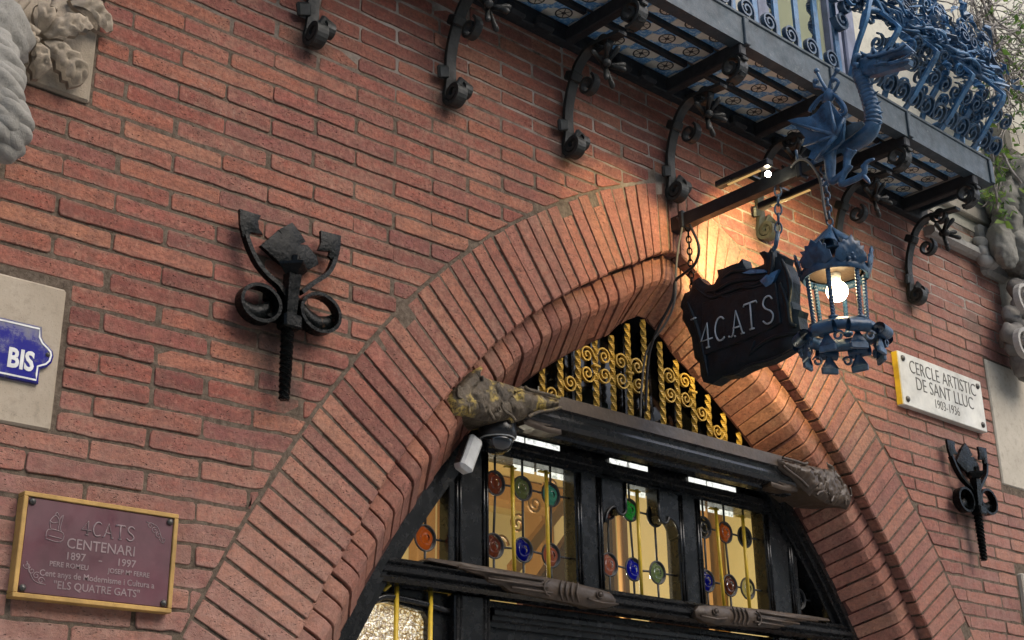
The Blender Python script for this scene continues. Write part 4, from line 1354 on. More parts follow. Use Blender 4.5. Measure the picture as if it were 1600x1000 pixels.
# ------------------------------------------------------------------ wrought iron torch holders (one shape, two copies)
def make_torch(loc, label):
    IB = MAT['iron_black']
    ref = V(.694, 0, 2.723)
    th = thing('torch_holder', ref, label, 'torch holder', 'wrought iron torch holders on the brick wall')
    S = 2.857
    def P(a, b, y=-.055):
        p_ = on_y(330 + a / S, 300 + b / S, y); return p_
    # twisted shaft
    mb = MB(); a = P(332, 928); b_ = P(340, 632); xs = (a.x + b_.x) / 2
    mb.twist(V(xs, -.05, a.z), V(xs, -.05, b_.z + .02), .026, 3.2, 50, sc=lerp_list([.85, 1.0, 1.05, 1.1], 51)); mb.build('twisted_shaft', IB, th)
    # collar box and square stem
    q = P(365, 590); mb = MB(); mb.box((xs, -.058, q.z), (.058, .05, .042), bev=.006).jitter(.0015, 40); mb.build('collar', IB, th)
    mb = MB(); z0 = P(362, 570).z; z1 = P(362, 375).z
    mb.sweep([V(xs, -.055, z0), V(xs, -.058, (z0 + z1) / 2), V(xs, -.062, z1)], [(-.017, -.015), (.017, -.015), (.017, .015), (-.017, .015)], (0, 1, 0), [.9, 1.0, 1.15], None, 0, False); mb.build('stem', IB, th)
    # flared diamond capital
    mb = MB(); zc = P(368, 360).z
    d0 = .024; d1 = .046
    vs = [V(xs + d0, -.062, zc - .012), V(xs, -.062 - d0, zc - .012), V(xs - d0, -.062, zc - .012), V(xs, -.062 + d0, zc - .012),
          V(xs + d1, -.066, zc + .010), V(xs, -.066 - d1, zc + .010), V(xs - d1, -.066, zc + .010), V(xs, -.066 + d1, zc + .010),
          V(xs + d1, -.066, zc + .018), V(xs, -.066 - d1, zc + .018), V(xs - d1, -.066, zc + .018), V(xs, -.066 + d1, zc + .018)]
    fs = [(0, 1, 2, 3)] + [(i, 4 + i, 4 + (i + 1) % 4, (i + 1) % 4) for i in range(4)] + [(4 + i, 8 + i, 8 + (i + 1) % 4, 4 + (i + 1) % 4) for i in range(4)] + [(11, 10, 9, 8)]
    mb.add(vs, fs)
    mb.box((xs, -.075, zc + .030), (.022, .022, .03), Matrix.Rotation(.78, 3, 'Z'), bev=.004)
    mb.build('capital', IB, th)
    # square plate crown behind, notched
    crown = [(222, 238), (300, 172), (318, 190), (302, 168), (362, 135), (400, 185), (422, 222), (395, 232), (430, 238), (470, 285), (480, 322), (440, 345), (352, 345), (290, 300), (250, 262)]
    mb = MB(); relief(mb, [(p_.x - xs, p_.z) for p_ in [P(a, b, -.035) for a, b in crown]], (xs, -.035, 0), UX, UZ, .004, .022, -.014, .012, lambda x, z, d: .0012 * noise.noise(V(x * 30, z * 30, 0)))
    mb.build('crown_plate', IB, th)
    # arms with flared ends, rings with inner leaf
    for arm_, flare in (([(330, 470), (300, 420), (250, 375), (205, 320), (170, 250), (152, 195)], [(128, 75), (222, 105), (210, 130), (214, 165), (232, 188), (180, 180), (165, 205), (142, 200), (130, 140)]),
                        ([(400, 450), (450, 410), (505, 375), (530, 345), (548, 300)], [(490, 172), (580, 195), (577, 250), (565, 300), (540, 300), (525, 285), (530, 265), (478, 258), (492, 225)])):
        mb = MB(); pts = smooth_path([P(a, b, -.05 + .012 * k / 5) for k, (a, b) in enumerate(arm_)], 5)
        mb.band(pts, (0, 1, 0), .022, .013); mb.build('arm', IB, th)
        mb = MB(); relief(mb, [(p_.x - xs, p_.z) for p_ in [P(a, b, -.045) for a, b in flare]], (xs, -.045, 0), UX, UZ, .004, .02, -.010, .008, lambda x, z, d: .0012 * noise.noise(V(x * 40, z * 40, 5))); mb.build('flared_tip', IB, th)
    for cx_, cy_, sgn in ((212, 500, -1), (478, 545, 1)):
        c_ = P(cx_, cy_, -.045)
        r1 = abs(P(cx_ + 85, cy_, -.045).x - c_.x)
        mb = MB(); mb.band([c_ + V(math.cos(a) * r1, 0, math.sin(a) * r1 * .86) for a in [k * math.pi / 16 for k in range(32)]], (0, 1, 0), .034, .010, closed=True); mb.build('ring', IB, th)
        leaf = [(-.95, -.3), (-.85, .28), (-.55, .10), (-.15, .0), (.35, .2), (.72, .55), (.8, .0), (.55, -.55), (0, -.85), (-.6, -.7)]
        mb = MB(); relief(mb, [(a * r1 * (-sgn), b * r1 * .9) for a, b in leaf], c_ + V(0, .012, 0), UX, UZ, .012, .012, -.012, .01); mb.build('ring_leaf', IB, th)
    mb = MB(); q = P(365, 470); mb.box((xs, -.02, q.z), (.12, .03, .03), bev=.004); mb.box((xs, -.02, q.z - .06), (.16, .03, .02), bev=.004); mb.build('wall_bracket', IB, th)
    return th
t1 = make_torch(None, 'larger black wrought iron torch holder with twisted shaft on the left brickwork')
t2 = dup(t1, None, (4.283, 0, 2.716), 'black wrought iron torch holder below the white marble plaque')
# ------------------------------------------------------------------ security dome camera and white sensor under the serpent head
dc = thing('dome_camera', on_y(777, 675, .12), 'black security dome camera under the left serpent head', 'camera')
c_ = on_y(777, 684, .12)
mb = MB(); mb.lathe([(.050, .075), (.060, .07), (.063, .02), (.063, .0), (.055, -.004), (0, -.004)], c_, (0, 0, 1), 24); mb.build('housing', MAT['plastic_black'], dc)
t = NT('dome_glass'); t.bsdf((.012, .014, .016), .05, 0, .8); MAT['dome_glass'] = t.m
mb = MB(); mb.lathe([(.053, .0), (.051, -.02), (.042, -.038), (.026, -.050), (0, -.055)], c_, (0, 0, 1), 24); mb.build('dome', MAT['dome_glass'], dc)
mb = MB(); mb.lathe([(.056, -.001), (.059, -.004), (.056, -.007), (.053, -.004), (.056, -.001)], c_, (0, 0, 1), 24); mb.build('rim_ring', MAT['plastic_white'], dc)
ws = thing('motion_sensor', on_y(730, 735, .13), 'small white plastic sensor box tilted against the arch beside the dome camera', 'sensor')
p0, p1 = on_y(741, 684, .12), on_y(722, 736, .12)
ax = (p1 - p0).normalized(); Mx = Matrix.Rotation(math.atan2(-(p0.x - p1.x), -(p0.z - p1.z)) + math.pi, 3, 'Y')
mb = MB(); mb.box((p0 + p1) / 2, (.058, .05, (p1 - p0).length), Mx, bev=.012); mb.build('casing', MAT['plastic_white'], ws)
mb = MB(); mb.box((p0 + p1) / 2 + V(-.030, 0, 0) @ Mx.transposed() if False else (p0 + p1) / 2 + Mx @ V(-.0295, -.004, 0), (.004, .03, (p1 - p0).length * .8), Mx); mb.build('seam', MAT['plastic_black'], ws)
# ------------------------------------------------------------------ painted soffit tile
t = NT('soffit_tile')
tc = t.n('TexCoord').outputs['Object']; s_ = sep(t, tc); u, v = s_[0], s_[1]; p = t.pos()
r_ = t.math('POWER', t.math('ADD', t.math('MULTIPLY', u, u), t.math('MULTIPLY', t.math('MULTIPLY', v, v), 1.0)), .5)
th = t.math('ARCTAN2', v, u)
beige = t.mix(t.mapr(t.noise(p, 45, 5), .35, .7), (.60, .58, .49), (.72, .70, .61))
blue = t.mix(t.mapr(t.noise(p, 70, 4, .7), .48, .60), (.09, .28, .55), (.45, .62, .72))
dg = t.math('ADD', t.math('ADD', t.math('MULTIPLY', u, .55), v), t.math('MULTIPLY', t.math('SUBTRACT', t.noise(p, 38, 3), .5), .03))
band_ = t.math('GREATER_THAN', t.math('ABSOLUTE', dg), .027)
col = t.mix(band_, beige, blue)
ringd = t.math('LESS_THAN', t.math('ABSOLUTE', t.math('SUBTRACT', r_, .030)), .0030)
spk = t.math('MULTIPLY', t.math('LESS_THAN', r_, .030), t.math('LESS_THAN', t.math('ABSOLUTE', t.math('SINE', t.math('MULTIPLY', th, 3))), t.math('SUBTRACT', .72, t.math('MULTIPLY', r_, 22))))
inring = t.math('LESS_THAN', r_, .030)
col = t.mix(inring, col, (.58, .54, .44))
core_ = t.math('LESS_THAN', r_, .009)
col = t.mix(t.math('MAXIMUM', t.math('MAXIMUM', ringd, spk), core_), col, (.018, .017, .015))
t.bsdf(col, .35, 0, .45, t.bump(t.noise(p, 30, 3), .1, .003)); MAT['soffit_tile'] = t.m

# ------------------------------------------------------------------ balcony
bal = thing('balcony', (2.0, 0, 4.35), 'wrought iron balcony with tiled underside, scroll brackets and bellied railing over the arch', 'balcony')
BX = [.711 + .547 * k for k in range(-1, 7)]
XB0, XB1 = -.6, 4.135
YFA = -.41
FP, BM, BI = MAT['fascia_paint'], MAT['beam_dark'], MAT['iron_bracket']
mb = MB()
edges = [XB0] + [x + .02 for x in BX[:-1]] + [XB1]
for a, b in zip(edges[:-1], edges[1:]):
    mb = MB(); xsweep(mb, [(YFA, 4.352), (YFA, 4.470), (YFA - .006, 4.474), (YFA - .006, 4.484), (YFA + .03, 4.484), (YFA + .012, 4.46), (YFA + .012, 4.362), (YFA + .05, 4.362), (YFA + .05, 4.352)], a + .0015, b - .0015)
    fo = mb.build('fascia', FP, bal)
    q = MB(); q.box((b - .004, YFA - .004, 4.412), (.03, .012, .118), bev=.003); q.build('joint_plate', FP, fo)
mb = MB(); mb.box((XB1 + .006, -.2, 4.418), (.012, .43, .13)); mb.build('end_plate', FP, bal)
mb = MB(); mb.box(((XB0 + XB1) / 2, -.2, 4.43), (XB1 - XB0 - .02, .36, .06)); mb.build('slab', MAT['stone_dark'], bal)
mb = MB(); mb.box(((XB0 + 4.2) / 2, -.012, 4.345), (4.2 - XB0, .05, .075), bev=.004); mb.build('wall_ledger', BM, bal)
for y in (-.278, -.146):
    for a, b in zip(BX[:-1], BX[1:]):
        mb = MB(); mb.box(((a + b) / 2, y, 4.380), (b - a - .05, .020, .030), bev=.003); mb.build('soffit_bar', BM, bal)
# one tile mesh shared by all tiles
q = MB(); q.box((0, 0, 0), (.1345, .108, .012), bev=.0012); tile_me = q.mesh('tile', MAT['soffit_tile'])
for a, b in zip(BX[:-1], BX[1:]):
    for k in range(4):
        for y in (-.342, -.212, -.080):
            o = bpy.data.objects.new('tile', tile_me); COL.objects.link(o); o.parent = bal
            o.location = V(a + (b - a) * (k + .5) / 4, y, 4.392) - ORG['balcony']
# corbel lumps on the wall between brackets
for a, b in zip(BX[:-1], BX[1:]):
    for k in range(3):
        x = a + (b - a) * (k + 1) / 4
        mb = MB(); mb.box((x, -.035, 4.325), (.085, .06, .05), bev=.012).jitter(.004, 25); mb.build('corbel', BM, bal)
# bracket: built once for x = 1.80 from its side view
XR = 1.805
def bp(px, py): return on_x(px, py, XR)
def build_bracket():
    tmp = V(XR, 0, 0)
    mb = MB(); mb.box((XR, -.205, 4.338), (.040, .40, .06), bev=.005)
    br = mb.build('bracket', BM, bal)
    # main strut: lower scroll, bar up the wall, sweep out to the tip scroll
    c0 = V(XR, -.046, 3.880); lo = spiral(c0, .045, .011, math.pi * .78, 1.7, (0, -1, 0), (0, 0, 1), 34)
    path = list(reversed(lo)) + smooth_path([V(XR, -.018, 3.945), V(XR, -.016, 4.02), V(XR, -.030, 4.09), V(XR, -.055, 4.15), V(XR, -.085, 4.20), V(XR, -.14, 4.235), V(XR, -.22, 4.232), V(XR, -.30, 4.226)], 5)
    mb = MB(); mb.band(path, (1, 0, 0), .040, .014); mb.build('strut', BI, br)
    c1 = V(XR, -.352, 4.274); tp = spiral(c1, .056, .016, -math.pi * .62, 1.55, (0, -1, 0), (0, 0, 1), 36)
    mb = MB(); mb.band(tp, (1, 0, 0), .046, .011); mb.build('tip_scroll', BI, br)
    for k in range(7):       # ragged leaf teeth on the tip scroll
        a = -1.9 + k * .55
        e_ = c1 + V(0, -math.cos(a) * .056, math.sin(a) * .056)
        q = MB(); q.box(e_, (.03, .02, .014), Matrix.Rotation(a, 3, 'X'), bev=.003).jitter(.004, 60)
        if k % 2 == 0: q.build('leaf_tooth', BI, br)
    for c_, r, a0, tr in ((V(XR, -.208, 4.226), .043, 2.6, 1.3), (V(XR, -.125, 4.092), .043, .9, -1.35)):
        q = MB(); q.band(spiral(c_, r, r * .35, a0, tr, (0, -1, 0), (0, 0, 1), 26), (1, 0, 0), .030, .010); q.build('curl', BI, br)
    # rosette with rod petals
    cr = bp(945, 102)
    q = MB(); q.sphere(cr, .018, 12, 8)
    q.lathe([(.012, 0), (.013, .03), (.016, .045), (.012, .056), (0, .058)], cr, (-.55, -.75, -.35), 12); ro = q.build('rosette', BI, br)
    for d in ((.9, -.3, .25), (-.9, -.2, .2), (.35, -.8, -.45), (-.3, -.35, -.95), (.55, .1, -.8), (-.5, -.7, .5), (.3, -.6, .75)):
        d = V(*d).normalized(); q = MB(); q.lathe([(.008, .01), (.0085, .055), (.0105, .066), (.0105, .078), (.006, .086), (0, .087)], cr, d, 10); q.build('petal_rod', BI, br)
    # collar block and clamp leaves beside the lower scroll
    q = MB(); q.box((XR, -.05, 4.16), (.05, .05, .035), Matrix.Rotation(.5, 3, 'X'), bev=.005); q.build('collar', BI, br)
    for s in (-1, 1):
        q = MB(); q.box((XR + s * .040, -.030, 3.957 - (.02 if s > 0 else 0)), (.050, .016, .044), Matrix.Rotation(s * .35, 3, 'Y') @ Matrix.Rotation(.3, 3, 'X'), bev=.006).jitter(.003, 40); q.build('clamp', BI, br)
    q = MB(); q.band(spiral(V(XR + .038, -.045, 3.905), .026, .014, 1.2, -1.0, (0, -1, 0), (0, 0, 1), 14), (1, 0, 0), .03, .009); q.build('side_curl', BI, br)
    return br
br0 = build_bracket()
for x in BX:
    if abs(x - 1.805) < .01: continue
    dup(br0, bal, (x - XR, 0, 0))

# ------------------------------------------------------------------ railing
RB, RBD = MAT['iron_blue'], MAT['iron_blue_dark']
rc = random.Random(11)
xs = 2.397
k = 0
flat_x = []
x = xs - .136 * 16
while x < 3.02:
    if x > -.5:
        mb = MB(); mb.band([V(x + .055, YFA + .012, 4.484), V(x + .055, YFA + .012, 5.40)], (1, 0, 0), .030, .011); mb.build('flat_bar', RB, bal)
        mb = MB(); c_ = V(x, YFA + .012, 4.530); mb.band([V(x + .04, YFA + .012, 4.487)] + spiral(c_, .046, .010, -.35, 1.75, (1, 0, 0), (0, 0, 1), 34), (0, 1, 0), .020, .008); mb.build('foot_scroll', RBD, bal)
        if k % 2 == 1:
            mb = MB(); mb.twist(V(x + .068, YFA + .04, 4.487), V(x + .068, YFA + .04, 5.40), .030, 5.0, 60, w2=.008); mb.build('twisted_bar', RBD, bal)
    x += .136; k += 1
mb = MB(); mb.box(((-.5 + 3.1) / 2, YFA + .012, 5.42), (3.6, .06, .03), bev=.006); mb.build('hand_rail', RB, bal)
def belly(x, dy=0.0, top=True):
    return [V(x, YFA + .01, 4.484), V(x, -.462 + dy, 4.535), V(x, -.525 + dy, 4.605), V(x, -.582 + dy, 4.662), V(x, -.595 + dy, 4.684), V(x, -.585 + dy, 4.702), V(x, -.528 + dy, 4.782), V(x, -.515 + dy, 4.80)]
for x in (3.163, 3.452, 3.734, 3.999):
    mb = MB(); mb.band(belly(x), (1, 0, 0), .026, .012); mb.build('bellied_bar', RB, bal)
for x in (3.305, 3.592, 3.866):
    pts = smooth_path(belly(x, .035), 6); n_ = len(pts)
    mb = MB(); mb.sweep(pts, [(-.005, -.016), (.005, -.016), (.005, .016), (-.005, .016)], (1, 0, 0), None, [math.pi * 3.2 * max(0, min(1, (i / n_ - .35) / .5)) for i in range(n_)], 0, False); mb.build('twisted_bellied_bar', RB, bal)
lean = V(0, -.66, .75)
for x in [3.09 + .094 * k for k in range(12)]:
    c_ = V(x, -.447, 4.530)
    mb = MB(); mb.band(spiral(c_, .054, .010, -.6, 1.7, (1, 0, 0), lean, 30), (0, -.75, -.66), .018, .008); mb.build('belly_scroll', RBD, bal)
for x in [3.07 + .085 * k for k in range(13)]:
    c_ = V(x + .03, -.522, 4.618)
    mb = MB(); mb.band(spiral(c_, .040, .008, 2.2, -1.6, (1, 0, 0), lean, 26), (0, -.75, -.66), .016, .007); mb.build('belly_scroll', RBD, bal)
for k in range(44):          # second layer of curls behind the bellied bars
    x = rc.uniform(3.08, 4.14); f_ = rc.random(); y = -.43 - .12 * f_ + rc.gauss(0, .012); z = 4.53 + .21 * f_
    mb = MB(); mb.band(spiral(V(x, y, z), rc.uniform(.028, .048), .008, rc.uniform(0, 6.2), rc.choice((-1.6, 1.6)), (1, 0, 0), lean, 24), (0, -.75, -.66), .014, .007); mb.build('inner_curl', RBD if k % 2 else RB, bal)
mb = MB(); mb.tube(smooth_path([V(3.08, -.47, 4.70), V(3.10, -.51, 4.785), V(3.35, -.515, 4.802), V(4.10, -.515, 4.802), V(4.19, -.45, 4.80), V(4.20, -.1, 4.80), V(4.2, .0, 4.8)], 6), .012, 8); mb.build('bellied_rail', RB, bal)
mb = MB(); mb.band(smooth_path([V(3.065, YFA + .01, 4.49), V(3.045, -.46, 4.60), V(3.04, -.52, 4.70), V(3.06, -.54, 4.80), V(3.12, -.53, 4.83), V(3.18, -.52, 4.80)], 6), (0, 1, 0), .014, .020); mb.build('corner_hoop', RB, bal)
for k, y in enumerate((-.33, -.24, -.15, -.06)):
    mb = MB(); mb.band([V(4.13, y, 4.484), V(4.17, y, 4.56), V(4.24, y, 4.66), V(4.245, y, 4.70), V(4.20, y, 4.80)], (0, 1, 0), .024, .011); mb.build('side_bar', RB, bal)
# forged leaf cresting above the bellied rail
def leafstrip(base, dirv, L, w, mat, par, name):
    up_ = V(0, 0, 1)
    pts = [base + dirv * (L * i / 6) + V(rc.uniform(-1, 1), rc.uniform(-1, 1), rc.uniform(-.3, 1)) * .012 * i / 3 for i in range(7)]
    m_ = MB(); m_.sweep(pts, [(-.5, -.06), (.5, -.06), (.5, .06), (-.5, .06)], V(rc.uniform(-1, 1), rc.uniform(-1, 1), .5), [w * math.sin(math.pi * (i + .5) / 7.2) + .002 for i in range(7)], None, 0, False)
    m_.build(name, mat, par)
fol = MB()
def strip_into(base, dirv, L, w):
    pts = [base + dirv * (L * i / 6) + V(rc.uniform(-1, 1), rc.uniform(-1, 1), rc.uniform(-.3, 1)) * .010 * i / 3 for i in range(7)]
    fol.sweep(pts, [(-.5, -.07), (.5, -.07), (.5, .07), (-.5, .07)], V(rc.uniform(-1, 1), rc.uniform(-1, 1), .5), [w * math.sin(math.pi * (i + .5) / 7.2) + .002 for i in range(7)], None, rc.choice((0, 0, 1)), False)
for k in range(300):
    x = rc.uniform(3.04, 4.20); z = 4.795 + abs(rc.gauss(0, .035)) + (rc.random() ** 2) * .34; y = -.515 + rc.gauss(0, .035) + (z - 4.8) * .22
    a = rc.uniform(-.35, .45) if z < 4.9 else rc.uniform(-.9, 1.2)
    strip_into(V(x, y, z), V(math.cos(a) * rc.choice((-1, 1)), rc.uniform(-.35, .3), math.sin(a) + .05).normalized(), rc.uniform(.06, .19), rc.uniform(.010, .028))
for k in range(40):
    z = 4.80 + abs(rc.gauss(0, .03)); y = -.515 + rc.gauss(0, .022); x0 = rc.uniform(3.05, 3.6); x1 = rc.uniform(x0 + .3, 4.22)
    n_ = 14
    fol.tube([V(x0 + (x1 - x0) * i / n_, y + .018 * math.sin(i * 1.1 + k), z + .016 * math.cos(i * .9 + k * 2)) for i in range(n_ + 1)], rc.uniform(.004, .008), 6)
fol.build('cresting_foliage', [RB, RBD], bal, kind='stuff')
for k in range(60):
    x = rc.uniform(3.02, 4.15); z = 4.82 + rc.uniform(0, .32); y = -.47 + rc.gauss(0, .04)
    mb = MB(); mb.band(spiral(V(x, y, z), rc.uniform(.025, .05), .008, rc.uniform(0, 6), rc.choice((-1.5, 1.5)), (1, 0, 0), V(0, rc.uniform(-.4, .4), 1).normalized(), 22), (0, 1, 0), .014, .007); mb.build('cresting_scroll', RBD if k % 2 else RB, bal)
for k in range(9):
    x = 2.95 + .02 * k; mb = MB()
    c_ = V(2.98 + rc.uniform(-.07, .09), -.44 + rc.uniform(-.03, .03), 4.78 + rc.uniform(-.05, .12))
    mb.band(spiral(c_, rc.uniform(.03, .05), .01, rc.uniform(0, 6), 1.4, (1, 0, 0), (0, 0, 1), 20), (0, 1, 0), .03, .012); mb.build('corner_scroll', RBD, bal)

# ------------------------------------------------------------------ upper wall behind the railing
uw = thing('upper_wall', (2.0, .05, 4.42), 'pale plaster wall and window surrounds behind the balcony railing', 'wall')
mb = MB(); mb.box((1.85, .10, 6.2), (6.1, .2, 3.55)); mb.build('plaster_face', MAT['plaster'], uw)
for x in (3.02, 3.58, 3.70, 1.9, 2.5):
    mb = MB(); mb.box((x, -.015, 5.7), (.09, .05, 2.5), bev=.008); mb.build('window_jamb', MAT['door_frame_blue'], uw)
for x, w_ in ((3.30, .42), (2.2, .45)):
    mb = MB(); mb.box((x, -.004, 5.6), (w_, .02, 2.3)); mb.build('window_pane', MAT['roundel_clear'], uw)
# ------------------------------------------------------------------ projecting sign arm
XA = XC
ARM = thing('sign_arm', (XA, 0, 3.757), 'dark iron arm projecting from the arch keystone above the hanging sign', 'bracket arm')
IS = MAT['iron_blue_dark']; IA = MAT['iron_arm']
mb = MB()
pts = [V(XA, .04, 3.752), V(XA, -.06, 3.753), V(XA, -.13, 3.755), V(XA, -.40, 3.757), V(XA, -.70, 3.760), V(XA, -.77, 3.761)]
mb.sweep(pts, [(-.5, -.5), (.5, -.5), (.5, .5), (-.5, .5)], (0, 0, 1), [(.040, .058), (.040, .056), (.034, .050), (.034, .050), (.036, .050), (.030, .044)], None, 0, False)
for i in range(len(mb.v)): pass
mb.build('bar', IA, ARM)
for y, w_ in ((-.055, .052), (-.595, .046)):
    mb = MB(); mb.box((XA, y, 3.757), (w_, .024, w_ + .02), bev=.005); mb.build('collar', IA, ARM)
q = MB(); q.tube([V(XA - .02, -.595, 3.79), V(XA - .028, -.60, 3.825)], .005, 8); q.build('bolt', IS, ARM)
# cables looping round the arm
for pts, m_ in (([(1058, 340), (1066, 352), (1060, 385), (1056, 425), (1054, 470), (1040, 505), (1020, 545), (1012, 600), (1010, 650)], 'cable_grey'),
                ([(1078, 352), (1092, 385), (1086, 412), (1068, 428), (1055, 440), (1050, 470), (1035, 515), (1022, 560), (1018, 640)], 'cable_black'),
                ([(1040, 345), (1020, 358), (1000, 362), (1005, 372)], 'cable_grey')):
    mb = MB(); mb.tube(smooth_path([on_x(a, b, XA - .02) + V(0, (.03 if i > 5 else 0), 0) for i, (a, b) in enumerate(pts)], 6), .0042 if m_ == 'cable_grey' else .0055, 6)
    mb.build('cable', MAT[m_], ARM)
mb = MB(); mb.tube(smooth_path([on_x(a, b, XA - .022) for a, b in ((1236, 262), (1248, 250), (1262, 252), (1275, 268), (1282, 285), (1287, 320), (1292, 345))], 5), .005, 6); mb.build('cable', MAT['cable_grey'], ARM)

# LED floodlight bars clamped to the arm
glow('led_warm', (1.0, .60, .22), .35)
def led_bar(x, y0, y1, z, label, energy, aim, ang):
    lb = thing('light_bar', (x, (y0 + y1) / 2, z), label, 'lamp', 'light bars on the sign arm')
    yc = (y0 + y1) / 2
    mb = MB(); mb.box((x, yc, z), (.034, y1 - y0, .026), bev=.004); mb.build('housing', MAT['plastic_black'], lb)
    mb = MB(); mb.box((x, yc, z - .0145), (.010, (y1 - y0) * .6, .004)); mb.build('lens', MAT['led_warm'], lb)
    mb = MB(); mb.box(((x + XA) / 2, yc, z + .004), (abs(x - XA) - .03, .02, .008)); mb.build('clamp', MAT['plastic_black'], lb)
    ld = bpy.data.lights.new('light_bar_lamp', 'SPOT'); ld.energy = energy; ld.color = (1.0, .78, .36); ld.spot_size = R(ang); ld.spot_blend = .45; ld.shadow_soft_size = .02
    lo = bpy.data.objects.new('light_bar_lamp', ld); COL.objects.link(lo); lo.location = (x, yc, z - .03)
    d = Vector(aim) - lo.location; lo.rotation_euler = d.to_track_quat('-Z', 'Y').to_euler()
    return lb
led_bar(XA - .10, -.54, -.30, 3.778, 'dark light bar left of the sign arm throwing warm light on the arch', 10, (2.12, -.0, 3.66), 76)
led_bar(XA + .085, -.62, -.34, 3.735, 'light bar right of the sign arm with a thin lit strip', 66, (2.80, -.0, 3.67), 82)
lampb = on_x(1200, 272, XA - .085)
mb = MB(); mb.sphere(lampb, .011, 12, 8); ob = mb.build('spot_bulb', MAT['led_warm']); recenter(ob, lampb); solo(ob, 'tiny bright spotlight bulb on the side of the sign arm', 'lamp')
ob.data.materials[0] = MAT['lit_panel']; glow('bulb_hot', (1.0, .88, .62), 40); ob.data.materials[0] = MAT['bulb_hot']

# ------------------------------------------------------------------ chains
def chain(par, p0, p1, n, r=.012, w=.0032, mat=None, wob=0.0):
    p0 = Vector(p0); p1 = Vector(p1); d = (p1 - p0); L = d.length / n; d.normalize()
    a = d.orthogonal().normalized(); b = d.cross(a)
    for k in range(n):
        c_ = p0 + d * (L * (k + .5)); u_ = a if k % 2 else b
        h = L * .62
        pts = []
        for j in range(12):
            th_ = 2 * math.pi * j / 12
            pts.append(c_ + d * (h * math.cos(th_)) + u_ * (r * math.sin(th_)))
        m_ = MB(); m_.tube(pts, w, 6, closed=True); m_.build('chain_link', mat or IS, par)
# ------------------------------------------------------------------ hanging sign
SGN = thing('hanging_sign', (XA, -.29, 3.10), 'hanging dark iron sign lettered 4CATS with ragged leafy edges', 'sign')
SS = 4.348
def sp(a, b, x=XA): return on_x(1060 + a / SS, 380 + b / SS, x)
sil = [(60, 350), (100, 330), (120, 265), (160, 240), (190, 272), (225, 292), (262, 285), (290, 232), (282, 190), (330, 178), (380, 155), (430, 140), (452, 112), (462, 150), (482, 185), (560, 168), (600, 150), (598, 118), (566, 72), (604, 60), (625, 78), (648, 40), (652, 110), (690, 100), (688, 68), (722, 92), (748, 100), (736, 140), (775, 190), (790, 270), (785, 400), (800, 452), (845, 462), (833, 505), (846, 590), (820, 622), (792, 700), (778, 722), (700, 770), (620, 812), (540, 832), (470, 862), (400, 902), (320, 915), (250, 962), (190, 950), (172, 900), (165, 822), (132, 790), (118, 720), (110, 650), (80, 582), (45, 522), (52, 470), (32, 440), (40, 405)]
oy = -.29
def loc2(p_): return (-(p_.y - oy), p_.z)      # plane axes: u = -y (out from the wall), v = z ; normal u x v = (-y) x z = -x
plate = [loc2(sp(a, b)) for a, b in sil]
IM = MAT['iron_sign']
inn_ = [loc2(sp(a, b)) for a, b in ((200, 420), (700, 280), (735, 555), (640, 610), (450, 690), (205, 780))]
def in_panel(x, z):
    return in_poly(Vector((x, z)), [Vector(q) for q in inn_])
def sfn(x, z, d):
    return (0.004 * noise.noise(V(x * 14, z * 30, 1)) + .003 * noise.noise(V(x * 50, z * 50, 4))) * min(1, d / .02)
mb = MB(); relief(mb, plate, (XA - .016, oy, 0), (0, -1, 0), (0, 0, 1), .012, .017, -.05, .012, sfn, both=True); mb.build('plate', IM, SGN)
mb = MB(); mb.prism(inn_, (XA - .030, oy, 0), (0, -1, 0), (0, 0, 1), -.012, .004, .003); pan = mb.build('letter_panel', IM, SGN)
for pts, r in (([(110, 300), (210, 370), (300, 345), (420, 300), (540, 270), (600, 200)], .007), ([(190, 330), (260, 320), (350, 270), (450, 250), (560, 240), (600, 215)], .008),
               ([(230, 325), (300, 365), (390, 395)], .006), ([(300, 240), (380, 190), (470, 190), (590, 190)], .009), ([(320, 320), (400, 300), (500, 300), (610, 270), (680, 190)], .006),
               ([(690, 270), (740, 400), (760, 540), (800, 560)], .012), ([(480, 760), (560, 690), (650, 640), (740, 620), (820, 610)], .009), ([(300, 905), (400, 880), (480, 830), (600, 800), (700, 760), (780, 720)], .006),
               ([(60, 400), (110, 520), (150, 640), (180, 780), (200, 900)], .010), ([(640, 60), (640, 150), (620, 230), (560, 290)], .012), ([(700, 110), (740, 200), (760, 300), (750, 420)], .010), ([(490, 740), (520, 660)], .005)):
    q = MB(); n_ = 5; pp = smooth_path([sp(a, b, XA - .028) for a, b in pts], n_); m_ = len(pp)
    q.tube(pp, [r * (.35 + .65 * math.sin(math.pi * (i + .5) / m_)) for i in range(m_)], 6); q.build('forged_ridge', IM, SGN)
for poly, m_ in (([(600, 300), (560, 260), (600, 220), (690, 180), (660, 240), (640, 280)], 'iron_blue'), ([(440, 205), (500, 180), (590, 182), (600, 200), (480, 210)], 'iron_blue'), ([(790, 700), (810, 660), (850, 610), (880, 640), (860, 700), (820, 730)], 'iron_blue_dark')):
    q = MB(); relief(q, [loc2(sp(a, b, XA - .03)) for a, b in poly], (XA - .036, oy, 0), (0, -1, 0), (0, 0, 1), .010, .015, -.02, .008); q.build('forged_leaf', MAT[m_], SGN)
LET = XA - .037
cents = {'4': (-.152, .088), 'C': (-.214, .084), 'A': (-.292, .088), 'T': (-.356, .094), 'S': (-.428, .094)}
